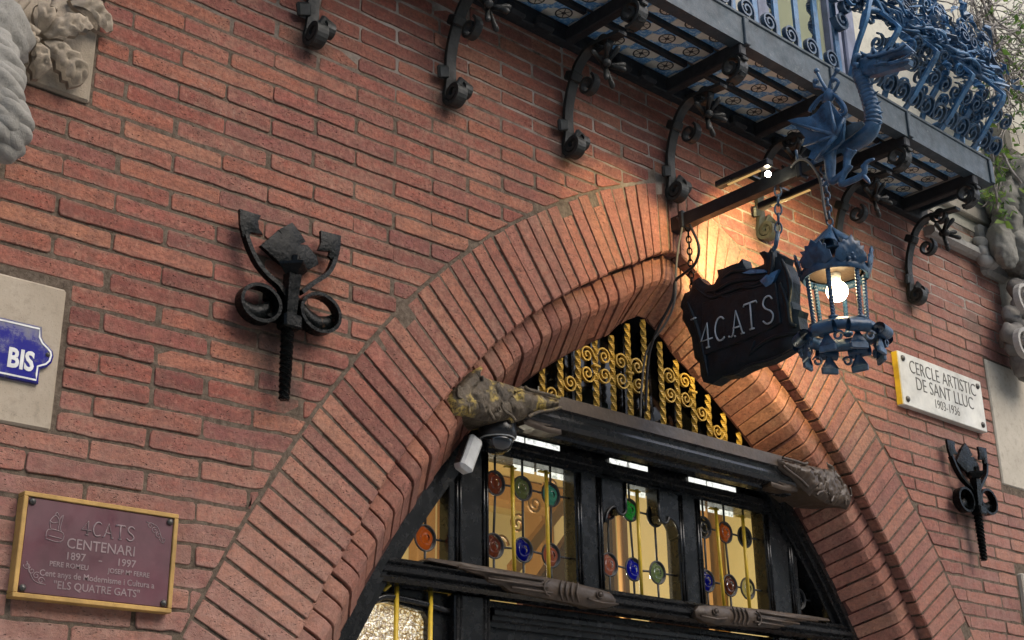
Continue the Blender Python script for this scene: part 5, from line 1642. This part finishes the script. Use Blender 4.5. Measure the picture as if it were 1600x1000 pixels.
for ch, (yy, hh) in cents.items():
    q = MB(); st, w_ = STROKE[ch]
    z0 = {'4': 3.214, 'C': 3.223, 'A': 3.222, 'T': 3.226, 'S': 3.226}[ch]
    for s_ in st:
        pts = [V(LET, yy - (a - w_ / 2) * hh * .66, z0 + b * hh * 1.03) for a, b in s_]
        if ch in 'CS': pts = smooth_path(pts, 4)
        m_ = len(pts)
        q.tube(pts, .0033, 6)
    q.build('letter', MAT['letter_silver'], SGN)
for (a, b) in ((345, 635), (385, 632)):
    q = MB(); q.sphere(sp(a, b, LET), .004, 8, 6); q.build('dot', MAT['letter_silver'], SGN)
q = MB(); q.tube([sp(85, 520, LET), sp(120, 505, LET)], .003, 6); q.build('scratch', MAT['letter_silver'], SGN)
chain(SGN, V(XA, -.068, 3.735), V(XA, -.07, 3.47), 11, .009, .003, MAT['iron_black'])
chain(SGN, V(XA, -.490, 3.735), V(XA, -.474, 3.56), 5, .012, .0036)
q = MB(); q.tube([sp(612, 130), sp(625, 78), sp(660, 20), V(XA, -.474, 3.565)], .008, 8); q.build('hook', IS, SGN)

# ------------------------------------------------------------------ lantern
LC = V(XA, -.686, 3.05)
LAN = thing('hanging_lantern', LC, 'blue iron lantern with lit round bulb and leafy crown hanging from the arm end', 'lantern')
LB = MAT['iron_lantern']
def lp(r, a, z): return V(LC.x + r * math.cos(a), LC.y + r * math.sin(a), z)
chain(LAN, V(XA, -.684, 3.735), V(XA, -.686, 3.515), 9, .011, .0035)
q = MB(); q.lathe([(.0, 3.515), (.008, 3.512), (.010, 3.50), (.030, 3.47), (.062, 3.415), (.066, 3.405), (.0, 3.405)], (LC.x, LC.y, 0), (0, 0, 1), 18); roof = q.build('roof', LB, LAN)
for k in range(6):                                     # half-cone dormers round the roof
    a = math.pi / 3 * k + .35
    apex = lp(.006, a, 3.508); vs = [apex]; n_ = 8
    for j in range(n_ + 1):
        th_ = math.pi * j / n_
        c_ = lp(.086, a, 3.392); side = V(-math.sin(a), math.cos(a), 0)
        vs.append(c_ + side * (.044 * math.cos(th_)) + V(0, 0, .040 * math.sin(th_)))
    q = MB(); q.add(vs, [(0, j + 1, j + 2) for j in range(n_)], 0, True); q.add([v_ - V(0, 0, .004) for v_ in vs], [(0, j + 2, j + 1) for j in range(n_)], 0, True); q.build('roof_cone', LB, LAN)
q = MB(); q.lathe([(.108, 3.315), (.112, 3.32), (.113, 3.345), (.108, 3.35), (.100, 3.345), (.098, 3.32), (.108, 3.315)], (LC.x, LC.y, 0), (0, 0, 1), 24); q.build('crown_ring', LB, LAN)
rl = random.Random(5)
for k in range(6):                                     # leafy crown plates
    a = math.pi / 3 * k + .05
    side = V(-math.sin(a), math.cos(a), 0)
    lf = [(-.058, 0), (-.056, .028), (-.046, .036), (-.050, .052), (-.034, .050), (-.030, .066), (-.014, .062), (0, .082), (.014, .062), (.030, .066), (.034, .050), (.050, .052), (.046, .036), (.056, .028), (.058, 0), (.030, -.012), (0, -.006), (-.030, -.012)]
    lf = [(u_ + rl.uniform(-.003, .003), v_ + rl.uniform(-.003, .003)) for u_, v_ in lf]
    q = MB(); relief(q, lf, lp(.110, a, 3.342), side, V(math.cos(a) * .25, math.sin(a) * .25, 1).normalized(), .006, .010, -.004, .006, lambda x, y, d: .006 * noise.noise(V(x * 80, y * 80, k)), both=False)
    for j in range(5):
        q.sphere(lp(.116, a, 3.36) + side * (rl.uniform(-.04, .04)) + V(0, 0, rl.uniform(-.02, .035)), .007, 8, 5)
    q.build('crown_leaf', LB, LAN)
q = MB(); q.lathe([(.095, 3.335), (.085, 3.335), (.06, 3.37), (.0, 3.372)], (LC.x, LC.y, 0), (0, 0, 1), 20); q.build('reflector', MAT['wood_brown'], LAN)
for k in range(6):
    a = math.pi / 3 * k + .35
    q = MB(); q.twist(lp(.088, a, 3.145), lp(.096, a, 3.33), .012, 4.0, 32); q.build('twisted_post', LB, LAN)
    q = MB(); q.lathe([(.008, 0), (.016, .006), (.017, .014), (.008, .018)], lp(.088, a, 3.140), (0, 0, 1), 10); q.build('post_foot', LB, LAN)
bc = lp(0, 0, 3.272)
glow('lantern_glow', (1.0, .74, .40), 24)
q = MB(); q.sphere(bc, .036, 20, 14); q.build('bulb', MAT['lantern_glow'], LAN)
q = MB(); q.lathe([(.016, 3.30), (.018, 3.37)], (LC.x, LC.y, 0), (0, 0, 1), 12); q.build('lamp_socket', MAT['plastic_white'], LAN)
q = MB(); q.lathe([(.100, 3.138), (.108, 3.142), (.122, 3.128), (.126, 3.112), (.118, 3.100), (.100, 3.102), (.092, 3.12), (.100, 3.138)], (LC.x, LC.y, 0), (0, 0, 1), 26); q.build('base_ring', LB, LAN)
for k in range(8):
    a = math.pi / 4 * k + .2
    side = V(-math.sin(a), math.cos(a), 0); rad_ = V(math.cos(a), math.sin(a), 0)
    # rolled tube along the rim
    c_ = lp(.140, a, 3.100)
    q = MB(); q.tube([c_ - side * .034, c_ + side * .034], .021, 12, caps=False); q.tube([c_ - side * .034, c_ + side * .034], .017, 12, caps=False); q.build('rolled_rim', MAT['iron_lantern'], LAN)
    # pendant: neck, crescent and foot plate
    c2 = lp(.128, a, 3.05)
    q = MB(); relief(q, [(-.012, .06), (-.008, .03), (-.022, .008), (-.030, -.006), (.030, -.006), (.022, .008), (.008, .03), (.012, .06)], c2, side, V(0, 0, 1), .004, .012, -.006, .005); pd = q.build('pendant', LB, LAN)
    q = MB(); q.box(c2 + V(0, 0, -.014), (.058, .012, .022), Matrix.Rotation(a + math.pi / 2, 3, 'Z'), bev=.003); q.build('foot_plate', IS, pd)
    q = MB(); q.band(spiral(c2 + side * .040 + V(0, 0, .02), .017, .009, .3, 1.0, side, (0, 0, 1), 14), rad_, .010, .006); q.build('crescent', IS, pd)

# ------------------------------------------------------------------ dragon perched on the arm end
LB = MAT['iron_dragon']
DR = thing('dragon_figure', V(XA, -.75, 3.785), 'blue iron winged dragon with ribbed neck perched on the end of the sign arm', 'dragon sculpture')
def d1(a, b, x=XA): return on_x(1290 + a / 5.556, 60 + b / 5.556, x)
def d2(a, b, x=XA): return on_x(1210 + a / 5, 90 + b / 5, x)
body = MB()
ctrl = [(1262, 262, .016), (1285, 250, .024), (1308, 233, .034), (1332, 222, .036), (1352, 210, .034), (1362, 198, .029), (1364, 182, .027), (1360, 163, .025), (1354, 144, .024), (1347, 126, .023), (1343, 113, .023), (1346, 102, .024), (1356, 95, .025), (1370, 92, .026), (1386, 90, .022)]
pts = smooth_path([on_x(a, b, XA) for a, b, r in ctrl], 26)
rad_ = lerp_list([r for _, _, r in ctrl], len(pts))
lo_i, hi_i = int(len(pts) * .38), int(len(pts) * .86)
for i in range(lo_i, hi_i):
    rad_[i] *= 1 + .20 * abs(math.sin((i - lo_i) * math.pi / 9.0)) - .08
body.tube(pts, rad_, 14)
# head grown on the neck end
hp = [(235, 215), (300, 152), (332, 135), (360, 157), (405, 145), (418, 85), (450, 130), (540, 102), (600, 98), (650, 72), (688, 38), (742, 85), (772, 115), (738, 150), (660, 165), (590, 190), (545, 212), (600, 208), (700, 178), (745, 190), (738, 235), (690, 262), (640, 270), (560, 290), (480, 318), (400, 335), (340, 330), (310, 290), (262, 240)]
hl = [(-(p_.y + .95), p_.z) for p_ in (d1(a, b) for a, b in hp)]
relief(body, hl, (XA - .014, -.95, 0), (0, -1, 0), (0, 0, 1), .020, .010, -.028, .016, lambda x, z, d: .006 * noise.noise(V(x * 60, z * 60, 2)) * min(1, d / .008), both=True)
body.build('body', LB, DR)
for pl_, r in (([(360, 160), (450, 150), (540, 120), (640, 90), (700, 50)], .0055), ([(540, 215), (640, 190), (760, 125)], .004), ([(560, 225), (650, 205), (735, 195)], .004), ([(420, 230), (480, 215), (540, 215)], .006)):
    q = MB(); q.tube(smooth_path([d1(a, b, XA - .036) for a, b in pl_], 4), r, 6); q.build('head_ridge', LB, DR)
q = MB(); q.sphere(d1(455, 205, XA - .036), .007, 10, 6); q.build('eye', IS, DR)
for a0, b0, a1, b1, r in ((420, 130, 416, 60, .007), (470, 120, 500, 70, .006), (530, 105, 575, 62, .005), (600, 98, 640, 52, .005), (345, 150, 300, 110, .008), (330, 190, 250, 170, .009)):
    q = MB(); q.tube([d1(a0, b0, XA - .02), d1((a0 + a1) / 2 - 6, (b0 + b1) / 2, XA - .026), d1(a1, b1, XA - .03)], [r, r * .7, .0012], 7); q.build('horn', LB, DR)
for a0, b0, s_ in ((620, 185, 1), (660, 172, 1), (700, 158, 1), (735, 145, 1), (610, 205, -1), (655, 192, -1), (700, 180, -1)):
    q = MB(); q.tube([d1(a0, b0, XA - .03), d1(a0 + 4, b0 + 16 * s_, XA - .03)], [.0032, .0008], 6); q.build('tooth', MAT['letter_silver'], DR)
for k_ in range(9):
    i_ = lo_i + int((hi_i - lo_i) * k_ / 9); p_ = pts[i_]; t_ = (pts[i_ + 1] - pts[i_ - 1]).normalized(); nb_ = V(1, 0, 0).cross(t_) * -1
    q = MB(); q.tube([p_ - nb_ * rad_[i_] * .8, p_ - nb_ * (rad_[i_] + .014)], [.006, .001], 6); q.build('neck_spine', LB, DR)
q = MB(); q.tube(smooth_path([d1(300, 160, XA - .03), d1(270, 150, XA - .04), d1(240, 215, XA - .04), d1(285, 235, XA - .035)], 4), .010, 8); q.build('ear', LB, DR)
# wings: near and far
wing = [(130, 505), (205, 480), (285, 466), (330, 432), (385, 380), (430, 342), (470, 395), (515, 455), (545, 470), (535, 640), (500, 680), (440, 722), (380, 760), (320, 802), (280, 790), (294, 730), (228, 690), (246, 625), (182, 545)]
def wing_mb(x, xo, flip=False, scale=1.0):
    q = MB()
    wl_ = [(-(p_.y + .66), p_.z) for p_ in (d2(a, b, x) for a, b in wing)]
    hub = (-(d2(480, 610, x).y + .66), d2(480, 610, x).z)
    def fold(u_, v_, d):
        a = math.atan2(v_ - hub[1], u_ - hub[0]); rr = math.hypot(u_ - hub[0], v_ - hub[1])
        return .020 * rr / .2 * abs(math.sin(a * 4.2 + .4))
    relief(q, wl_, (x, -.66, 0), (0, -1, 0), (0, 0, 1), 0.0, .014, -.005, .01, fold)
    # back sheet
    vs = [v_.copy() + V(.006, 0, 0) for v_ in q.v]; fs = [f[::-1] for f in q.f]; q.add(vs, fs, 0, True)
    for a, b in ((130, 505), (228, 690), (320, 802), (430, 342), (545, 470)):
        q.tube([d2(480, 610, x - .022), d2((480 + a) / 2, (610 + b) / 2, x - .024), d2(a, b, x - .018)], [.009, .0065, .003], 6)
    return q
wing_mb(XA - .085, 0).build('wing', LB, DR)
wf = MB(); wf2 = [(540, 545), (600, 515), (680, 495), (700, 520), (660, 560), (600, 610), (530, 655)]
relief(wf, [(-(p_.y + .8), p_.z) for p_ in (d2(a, b, XA - .06) for a, b in wf2)], (XA - .06, -.8, 0), (0, -1, 0), (0, 0, 1), .006, .014, -.006, .01, both=True)
wf.build('shoulder_plate', MAT['fascia_paint'], DR)
q = MB(); q.merge(wing_mb(XA + .10, 0)); q.build('wing', MAT['iron_blue_dark'], DR)
# forged crest rising over the wing with two ball tipped feelers
for pts, r in (([(440, 330), (420, 270), (370, 190), (330, 105)], .006), ([(440, 330), (430, 270), (440, 190), (490, 100)], .006), ([(420, 290), (370, 240), (320, 230), (315, 190), (340, 190)], .006), ([(440, 290), (480, 240), (500, 190), (470, 170), (450, 190)], .006),
               ([(275, 425), (290, 390), (350, 320), (400, 290), (430, 280)], .007), ([(430, 280), (480, 300), (540, 370), (555, 430), (520, 455)], .007), ([(300, 410), (340, 350), (370, 330), (380, 350)], .004), ([(480, 330), (520, 380), (530, 420), (505, 420)], .004)):
    q = MB(); q.tube(smooth_path([d2(a, b, XA - .05) for a, b in pts], 5), r, 7); q.build('crest_scroll', LB, DR)
for a, b in ((330, 105), (490, 100), (320, 185), (460, 170)):
    q = MB(); q.sphere(d2(a, b, XA - .05), .0105, 10, 7); q.build('crest_ball', LB, DR)
q = MB(); q.sphere(d2(425, 300, XA - .05), .026, 12, 8, (.6, 1, 1)); q.jitter(.006, 50); q.build('crest_leaf', LB, DR)
# legs
for pts, rr in (([(440, 690), (430, 740), (435, 830), (440, 940), (470, 960), (580, 865), (600, 840)], [.024, .024, .020, .016, .013, .010, .006]), ([(600, 720), (570, 790), (560, 870), (520, 960), (540, 985), (690, 915), (715, 825), (780, 792)], [.02, .014, .012, .011, .012, .010, .008, .004])):
    pp = smooth_path([d2(a, b, XA - .055) for a, b in pts], 5)
    q = MB(); q.tube(pp, lerp_list(rr, len(pp)), 10); q.build('leg', LB, DR)
for pts in ([(580, 865), (570, 780), (590, 750), (640, 725)], [(690, 915), (730, 960), (745, 985)], [(700, 870), (690, 850), (720, 815)], [(440, 950), (400, 985), (370, 1000)]):
    pp = smooth_path([d2(a, b, XA - .055) for a, b in pts], 5)
    q = MB(); q.tube(pp, lerp_list([.008, .007, .003], len(pp)), 8); q.build('claw', LB, DR)
q = MB(); q.tube(smooth_path([d2(440, 720, XA - .05), d2(465, 690, XA - .06), d2(490, 700, XA - .05)], 5), .010, 8); q.build('hip_scroll', LB, DR)
# ------------------------------------------------------------------ carved stone at the upper left
cs = thing('carved_stone', (0, 0, 3.405), 'beige stone block carved with serrated leaves in the upper left corner', 'carving')
mb = MB(); mb.box((-.576, .095, 4.2), (1.248, .21, 1.59), bev=.006); mb.build('block', MAT['stone_carved'], cs)
def carved_leaf(a, b, wd, y, h, par, mat, sc=4.0, lobes=3, name='leaf', depth=.42, curl=.0):
    p0 = on_y(a[0] / sc, a[1] / sc, y); p1 = on_y(b[0] / sc, b[1] / sc, y)
    ux = (p1 - p0); L = ux.length; ux.normalize(); uy = V(0, -1, 0).cross(ux)      # ux x uy = -y
    q = MB()
    def fn(x, v_, d):
        rib = -.010 * math.exp(-(v_ / .005) ** 2) + .006 * math.cos(abs(v_) * 260 - x * 190) * min(1, d / .008) - .25 * abs(v_)
        return rib + curl * math.sin(math.pi * x / L) + .004 * noise.noise(V(x * 30, v_ * 30, y * 10))
    relief(q, leaf_poly(L, wd, lobes, 5, depth), p0, ux, uy, h, .011, -.03, .012, fn)
    q.build(name, mat, par)
SC_ = MAT['stone_carved']
LEAVES = [
 [(240, 205), (215, 140), (208, 85), (222, 35), (255, 20), (272, 48), (298, 36), (332, 85), (322, 118), (306, 150), (292, 182), (262, 208)],
 [(262, 208), (330, 130), (378, 122), (398, 98), (440, 112), (470, 102), (522, 120), (562, 148), (572, 186), (545, 206), (502, 200), (480, 228), (432, 222), (400, 252), (352, 238), (300, 242)],
 [(268, 240), (330, 258), (392, 278), (430, 332), (474, 348), (490, 402), (542, 418), (552, 472), (520, 522), (480, 538), (432, 548), (424, 508), (388, 498), (382, 448), (350, 432), (346, 380), (310, 350), (290, 300)],
 [(232, 248), (280, 308), (292, 350), (284, 392), (302, 440), (270, 472), (240, 498), (205, 492), (202, 450), (178, 422), (202, 380), (194, 330), (216, 290)],
 [(226, 225), (180, 204), (148, 230), (162, 270), (148, 302), (180, 322), (214, 290), (226, 258)],
 [(430, -5), (520, 22), (622, 28), (628, 80), (692, 130), (708, 190), (660, 212), (600, 188), (560, 152), (546, 108), (500, 72), (458, 40)],
 [(560, -40), (640, -30), (660, 10), (600, 20), (520, 12), (480, 10), (500, -30)],
 [(60, 320), (110, 315), (128, 350), (110, 410), (70, 425), (50, 380)]]
def stone_leaf(pp, y, tilt, k):
    q3 = [on_y(a / 4, b / 4, y) for a, b in pp]
    hub_ = min(q3, key=lambda v_: (v_ - on_y(60, 54, y)).length) if k < 5 else q3[0]
    cx_ = sum(v_.x for v_ in q3) / len(q3); cz_ = sum(v_.z for v_ in q3) / len(q3)
    dx_, dz_ = cx_ - hub_.x, cz_ - hub_.z; L_ = math.hypot(dx_, dz_); dx_, dz_ = dx_ / L_, dz_ / L_
    def fn(u_, v_, d):
        al = (u_ - hub_.x) * dx_ + (v_ - hub_.z) * dz_; ac = -(u_ - hub_.x) * dz_ + (v_ - hub_.z) * dx_
        r_ = -.011 * math.exp(-(ac / .006) ** 2)                      # midrib groove
        r_ += .0065 * math.cos((al - abs(ac) * .9) * 210) * min(1, d / .006)   # side veins
        r_ += .035 * math.sin(min(1, al / (2 * L_)) * math.pi) - .30 * abs(ac) + .006 * noise.noise(V(u_ * 35, v_ * 35, k))
        return r_
    q = MB(); relief(q, [(v_.x, v_.z) for v_ in q3], (0, y, 0), UX, UZ, .010, .0085, -.016, .008, fn); q.build('leaf', SC_, cs)
for k, pp in enumerate(LEAVES):
    stone_leaf(pp, (-.048, -.05, -.042, -.046, -.055, -.03, -.025, -.06)[k], 0, k)
for pts in ([(0, -40), (30, 40), (90, 130), (170, 165), (240, 215)], [(60, 100), (110, 60), (170, -10)], [(330, 60), (350, 20), (345, -20)]):
    q = MB(); q.tube(smooth_path([on_y(a / 4, b / 4, -.05) for a, b in pts], 5), .012, 8); q.build('stem', SC_, cs)
# pale scroll carving in front of it
sv = thing('carved_scroll', on_y(10, 230, -.16), 'pale grey carved stone scroll jutting into the left edge of the picture', 'carving')
stone('stone_scroll', (.20, .19, .165), (.33, .315, .28), .7)
SG_ = MAT['stone_scroll']
for k, (a, b, r, y) in enumerate(((-60, 300, .075, -.14), (-20, 380, .075, -.15), (-55, 540, .09, -.15), (5, 500, .06, -.16), (25, 590, .058, -.165), (0, 660, .07, -.16), (62, 745, .070, -.17), (85, 830, .055, -.17), (-20, 790, .09, -.15), (25, 890, .062, -.15), (-90, 700, .11, -.13), (-110, 480, .11, -.12))):
    c_ = on_y(a / 4, b / 4, y); q = MB(); q.sphere(c_, r * .8, 34, 24, (1, .8, 1))
    for i, p_ in enumerate(q.v):
        q.v[i] = p_ + (p_ - c_) * (.16 * noise.noise(p_ * 9) + .12 * noise.noise(p_ * 24) - .10 * abs(noise.noise(p_ * 16)) + .08 * math.sin((p_.z - c_.z) * 120 + (p_.x - c_.x) * 60))
    q.build('lump', SG_, sv)
rs = random.Random(31)
for k in range(26):
    c_ = V(-.42 + rs.uniform(-.24, .17), -.07 + rs.uniform(-.03, .03), 3.42 + rs.uniform(-.20, .30)); q = MB(); q.sphere(c_, rs.uniform(.06, .11), 26, 18, (1, .8, 1))
    for i, p_ in enumerate(q.v): q.v[i] = p_ + (p_ - c_) * (.16 * noise.noise(p_ * 9) + .12 * noise.noise(p_ * 24) - .10 * abs(noise.noise(p_ * 16)) + .08 * math.sin((p_.z - c_.z) * 120 + (p_.x - c_.x) * 60))
    q.build('lump', SG_, sv)

# ------------------------------------------------------------------ stone ledge, pier and carvings at the right
lg = thing('stone_ledge', (4.6, -.03, 4.25), 'greenish grey stone ledge capping the brickwork at the right', 'ledge')
mb = MB(); xsweep(mb, [(.05, 4.262), (-.035, 4.250), (-.06, 4.262), (-.06, 4.292), (-.04, 4.30), (.05, 4.30)], 4.20, 5.9); mb.build('moulding', MAT['stone_grey'], lg)
mb = MB(); mb.box((4.75, .03, 4.345), (1.1, .10, .05), bev=.006); mb.build('upper_bar', MAT['stone_pale'], lg)
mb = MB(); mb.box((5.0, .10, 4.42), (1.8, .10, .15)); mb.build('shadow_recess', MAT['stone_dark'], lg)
mb = MB(); mb.box((4.9, .02, 4.52), (1.6, .10, .07), bev=.006); mb.build('lintel', MAT['stone_pale'], lg)
rw = thing('neighbour_wall', (7, .1, 4.5), 'cream plastered wall of the neighbouring house at the upper right', 'wall')
mb = MB(); mb.box((7.4, .14, 6.5), (5.6, .18, 4.0)); mb.build('plaster_face', MAT['plaster'], rw)
mb = MB(); mb.box((7.6, .13, 2.24), (5.3, .14, 4.48)); mb.build('plaster_face', MAT['plaster'], rw)
p0 = on_y(1560, 205, .0); p1 = on_y(1560, 250, 0)
mb = MB(); mb.box((p0.x + 1.5, -.02, (p0.z + p1.z) / 2), (3.2, .16, abs(p0.z - p1.z)), bev=.02); mb.build('string_course', MAT['stone_pale'], rw)
p2 = on_y(1560, 290, .0)
mb = MB(); mb.box((p0.x + 1.5, .04, (p1.z + p2.z) / 2 - .01), (3.2, .03, abs(p1.z - p2.z))); mb.build('window_head', MAT['wood_black'], rw)
pc = thing('carved_pier', (5.2, -.05, 3.7), 'dark weathered carved stone pier at the right edge above the cream block', 'carving')
mb = MB(); mb.box((5.4, .085, 3.99), (1.06, .17, .53), bev=.008); mb.build('shaft', MAT['stone_pale'], pc)
rn = random.Random(9)
for k in range(15):
    px_, py_ = rn.uniform(1574, 1606), 450 + k * 9.5 + rn.uniform(-4, 4)
    c_ = on_y(px_ + (py_ - 450) * .06, py_, -.10); q = MB(); q.sphere(c_, rn.uniform(.05, .085), 18, 12, (1.1, .8, 1))
    for i, p_ in enumerate(q.v): q.v[i] = p_ + (p_ - c_) * (.45 * noise.noise(p_ * 14 + V(k, 0, 0)) + .22 * noise.noise(p_ * 34))
    q.build('foliage_lump', MAT['stone_dark'], pc)
mb = MB(); mb.box((5.6, .0, 3.95), (.9, .2, .55), bev=.03).jitter(.02, 9); mb.build('core', MAT['stone_dark'], pc)
for a, b, c in (((1600, 470), (1592, 520), .06), ((1600, 540), (1585, 570), .05)):
    q = MB(); q.band(spiral(on_y(*a, -.17), .085, .03, 1.2, 1.1, UX, UZ, 22), (0, 1, 0), .03, .018); q.build('volute', MAT['stone_grey'], pc)
stone('stone_weather', (.15, .145, .125), (.27, .26, .225), .6)
rk = thing('stone_figure', (5.2, -.1, 4.3), 'large weathered grey stone sculpture behind the hanging vine at the right', 'sculpture')
for k, (a, b, r, sc_) in enumerate(((1604, 335, .27, (.9, .6, 1.0)), (1582, 322, .15, (1, .7, 1)), (1594, 390, .16, (1, .7, .9)), (1568, 388, .09, (1, .7, 1.3)), (1574, 352, .11, (1, .7, 1)))):
    c_ = on_y(a, b, -.12); q = MB(); q.sphere(c_, r, 56, 40, sc_)
    for i, p_ in enumerate(q.v): q.v[i] = p_ + (p_ - c_) * (.30 * noise.noise(p_ * 5 + V(0, k, 0)) + .26 * abs(noise.noise(p_ * 10)) - .18 * abs(noise.noise(p_ * 21)) + .07 * noise.noise(p_ * 44))
    q.build('rock_fold', MAT['stone_weather'], rk)
ff = thing('carved_fist', on_y(1543, 410, -.06), 'small knobbly carved stone knot under the balcony end', 'carving')
for k, (a, b) in enumerate(((1534, 380), (1540, 386), (1546, 380), (1536, 394), (1544, 398), (1550, 392), (1548, 408), (1540, 406))):
    c_ = on_y(a, b, -.05); q = MB(); q.sphere(c_, .045, 14, 10, (1.2, .8, .8)); q.jitter(.012, 18); q.build('knuckle', MAT['stone_grey'], ff)
q = MB(); q.box(on_y(1545, 398, .0), (.22, .08, .28), bev=.02); q.build('block', MAT['stone_grey'], ff)

# ------------------------------------------------------------------ dry vine with fresh leaves over the balcony end
t = NT('vine_leaf'); p = t.pos(); ri = t.n('NewGeometry').outputs['Random Per Island']
c = t.ramp(ri, [(0, (.045, .10, .02)), (.5, (.10, .19, .035)), (1, (.20, .28, .06))])
b_ = t.bsdf(c, .5, 0, .4); b_.inputs['Subsurface Weight'].default_value = 0.0
tl = t.n('BsdfTranslucent'); t.l(c, tl.inputs[0]); mx = t.n('MixShader'); mx.inputs[0].default_value = .35
t.l(b_.outputs[0], mx.inputs[1]); t.l(tl.outputs[0], mx.inputs[2]); t.l(mx.outputs[0], t.out.inputs[0]); MAT['vine_leaf'] = t.m
vn = thing('climbing_vine', on_y(1540, 60, -.3), 'tangled dry climbing vine with fresh green leaves at the upper right', 'vine')
rv = random.Random(21)
def vine_pts(x, y, ang, n, step, plane, curl=.35):
    pts = []; yy = plane
    for i in range(n):
        pts.append(on_y(x, y, yy)); ang += rv.gauss(0, curl); x += math.cos(ang) * step; y += math.sin(ang) * step; yy += rv.gauss(0, .012)
    return pts, (x, y)
leafpos = []
# main stems
for (x, y, a, n, st) in ((1512, -30, 1.25, 22, 9), (1522, -30, 1.2, 22, 9), (1532, -30, 1.3, 18, 10), (1520, -20, 1.1, 20, 9), (1540, -30, 1.25, 16, 10), (1548, 230, 1.5, 12, 9), (1556, 215, 1.35, 10, 9)):
    pts, e_ = vine_pts(x, y, a, n, st, -.30, .10)
    q = MB(); q.tube(smooth_path(pts, 2), .0065, 6); q.build('stem', MAT['twig'], vn)
tw = MB()
for k in range(230):
    f = rv.random()
    x = 1508 + f * 62 + rv.gauss(0, 9); y = -20 + f * 175 + rv.gauss(0, 16)
    pts, e_ = vine_pts(x, y, rv.uniform(.2, 2.2) if rv.random() < .75 else rv.uniform(-1.5, 0), rv.randint(6, 13), 7, -.30 + rv.gauss(0, .06), .30)
    tw.tube(pts, rv.uniform(.0016, .0042), 5)
    if rv.random() < .22: leafpos.append((pts[-1], 1.0))
for k in range(95):
    x = rv.uniform(1545, 1625); y = rv.uniform(0, 190)
    pts, e_ = vine_pts(x, y, rv.uniform(-.9, 1.2), rv.randint(5, 10), 8, -.25 + rv.gauss(0, .08), .3)
    tw.tube(pts, rv.uniform(.0013, .0026), 5); leafpos += [(p_, 1.0) for p_ in pts[2::3]]
for k in range(22):
    x = rv.uniform(1545, 1572); y = rv.uniform(215, 300)
    pts, e_ = vine_pts(x, y, rv.uniform(.9, 2.2), rv.randint(5, 9), 7, -.2 + rv.gauss(0, .05), .3)
    tw.tube(pts, rv.uniform(.0013, .0024), 5); leafpos += [(p_, 1.0) for p_ in pts[2::2]]
for k in range(14):
    leafpos.append((on_y(rv.uniform(1560, 1600), rv.uniform(300, 350), -.2), 1.2))
tw.build('twigs', MAT['twig'], vn, kind='stuff')
lv = MB()
for (p_, s) in leafpos:
    for j in range(rv.randint(1, 3)):
        d = V(rv.gauss(0, 1), rv.gauss(0, 1), rv.gauss(-.2, .8)).normalized(); sd_ = d.orthogonal().normalized(); nn = d.cross(sd_)
        L = rv.uniform(.032, .062) * s; w_ = L * .36; o = p_ + V(rv.gauss(0, .015), rv.gauss(0, .015), rv.gauss(0, .015))
        lv.add([o, o + d * L * .4 + sd_ * w_ + nn * .004, o + d * L, o + d * L * .4 - sd_ * w_ + nn * .004, o + d * L * .45 - nn * .003], [(0, 1, 4), (1, 2, 4), (2, 3, 4), (3, 0, 4)], 0, True)
lv.build('leaves', MAT['vine_leaf'], vn, kind='stuff')
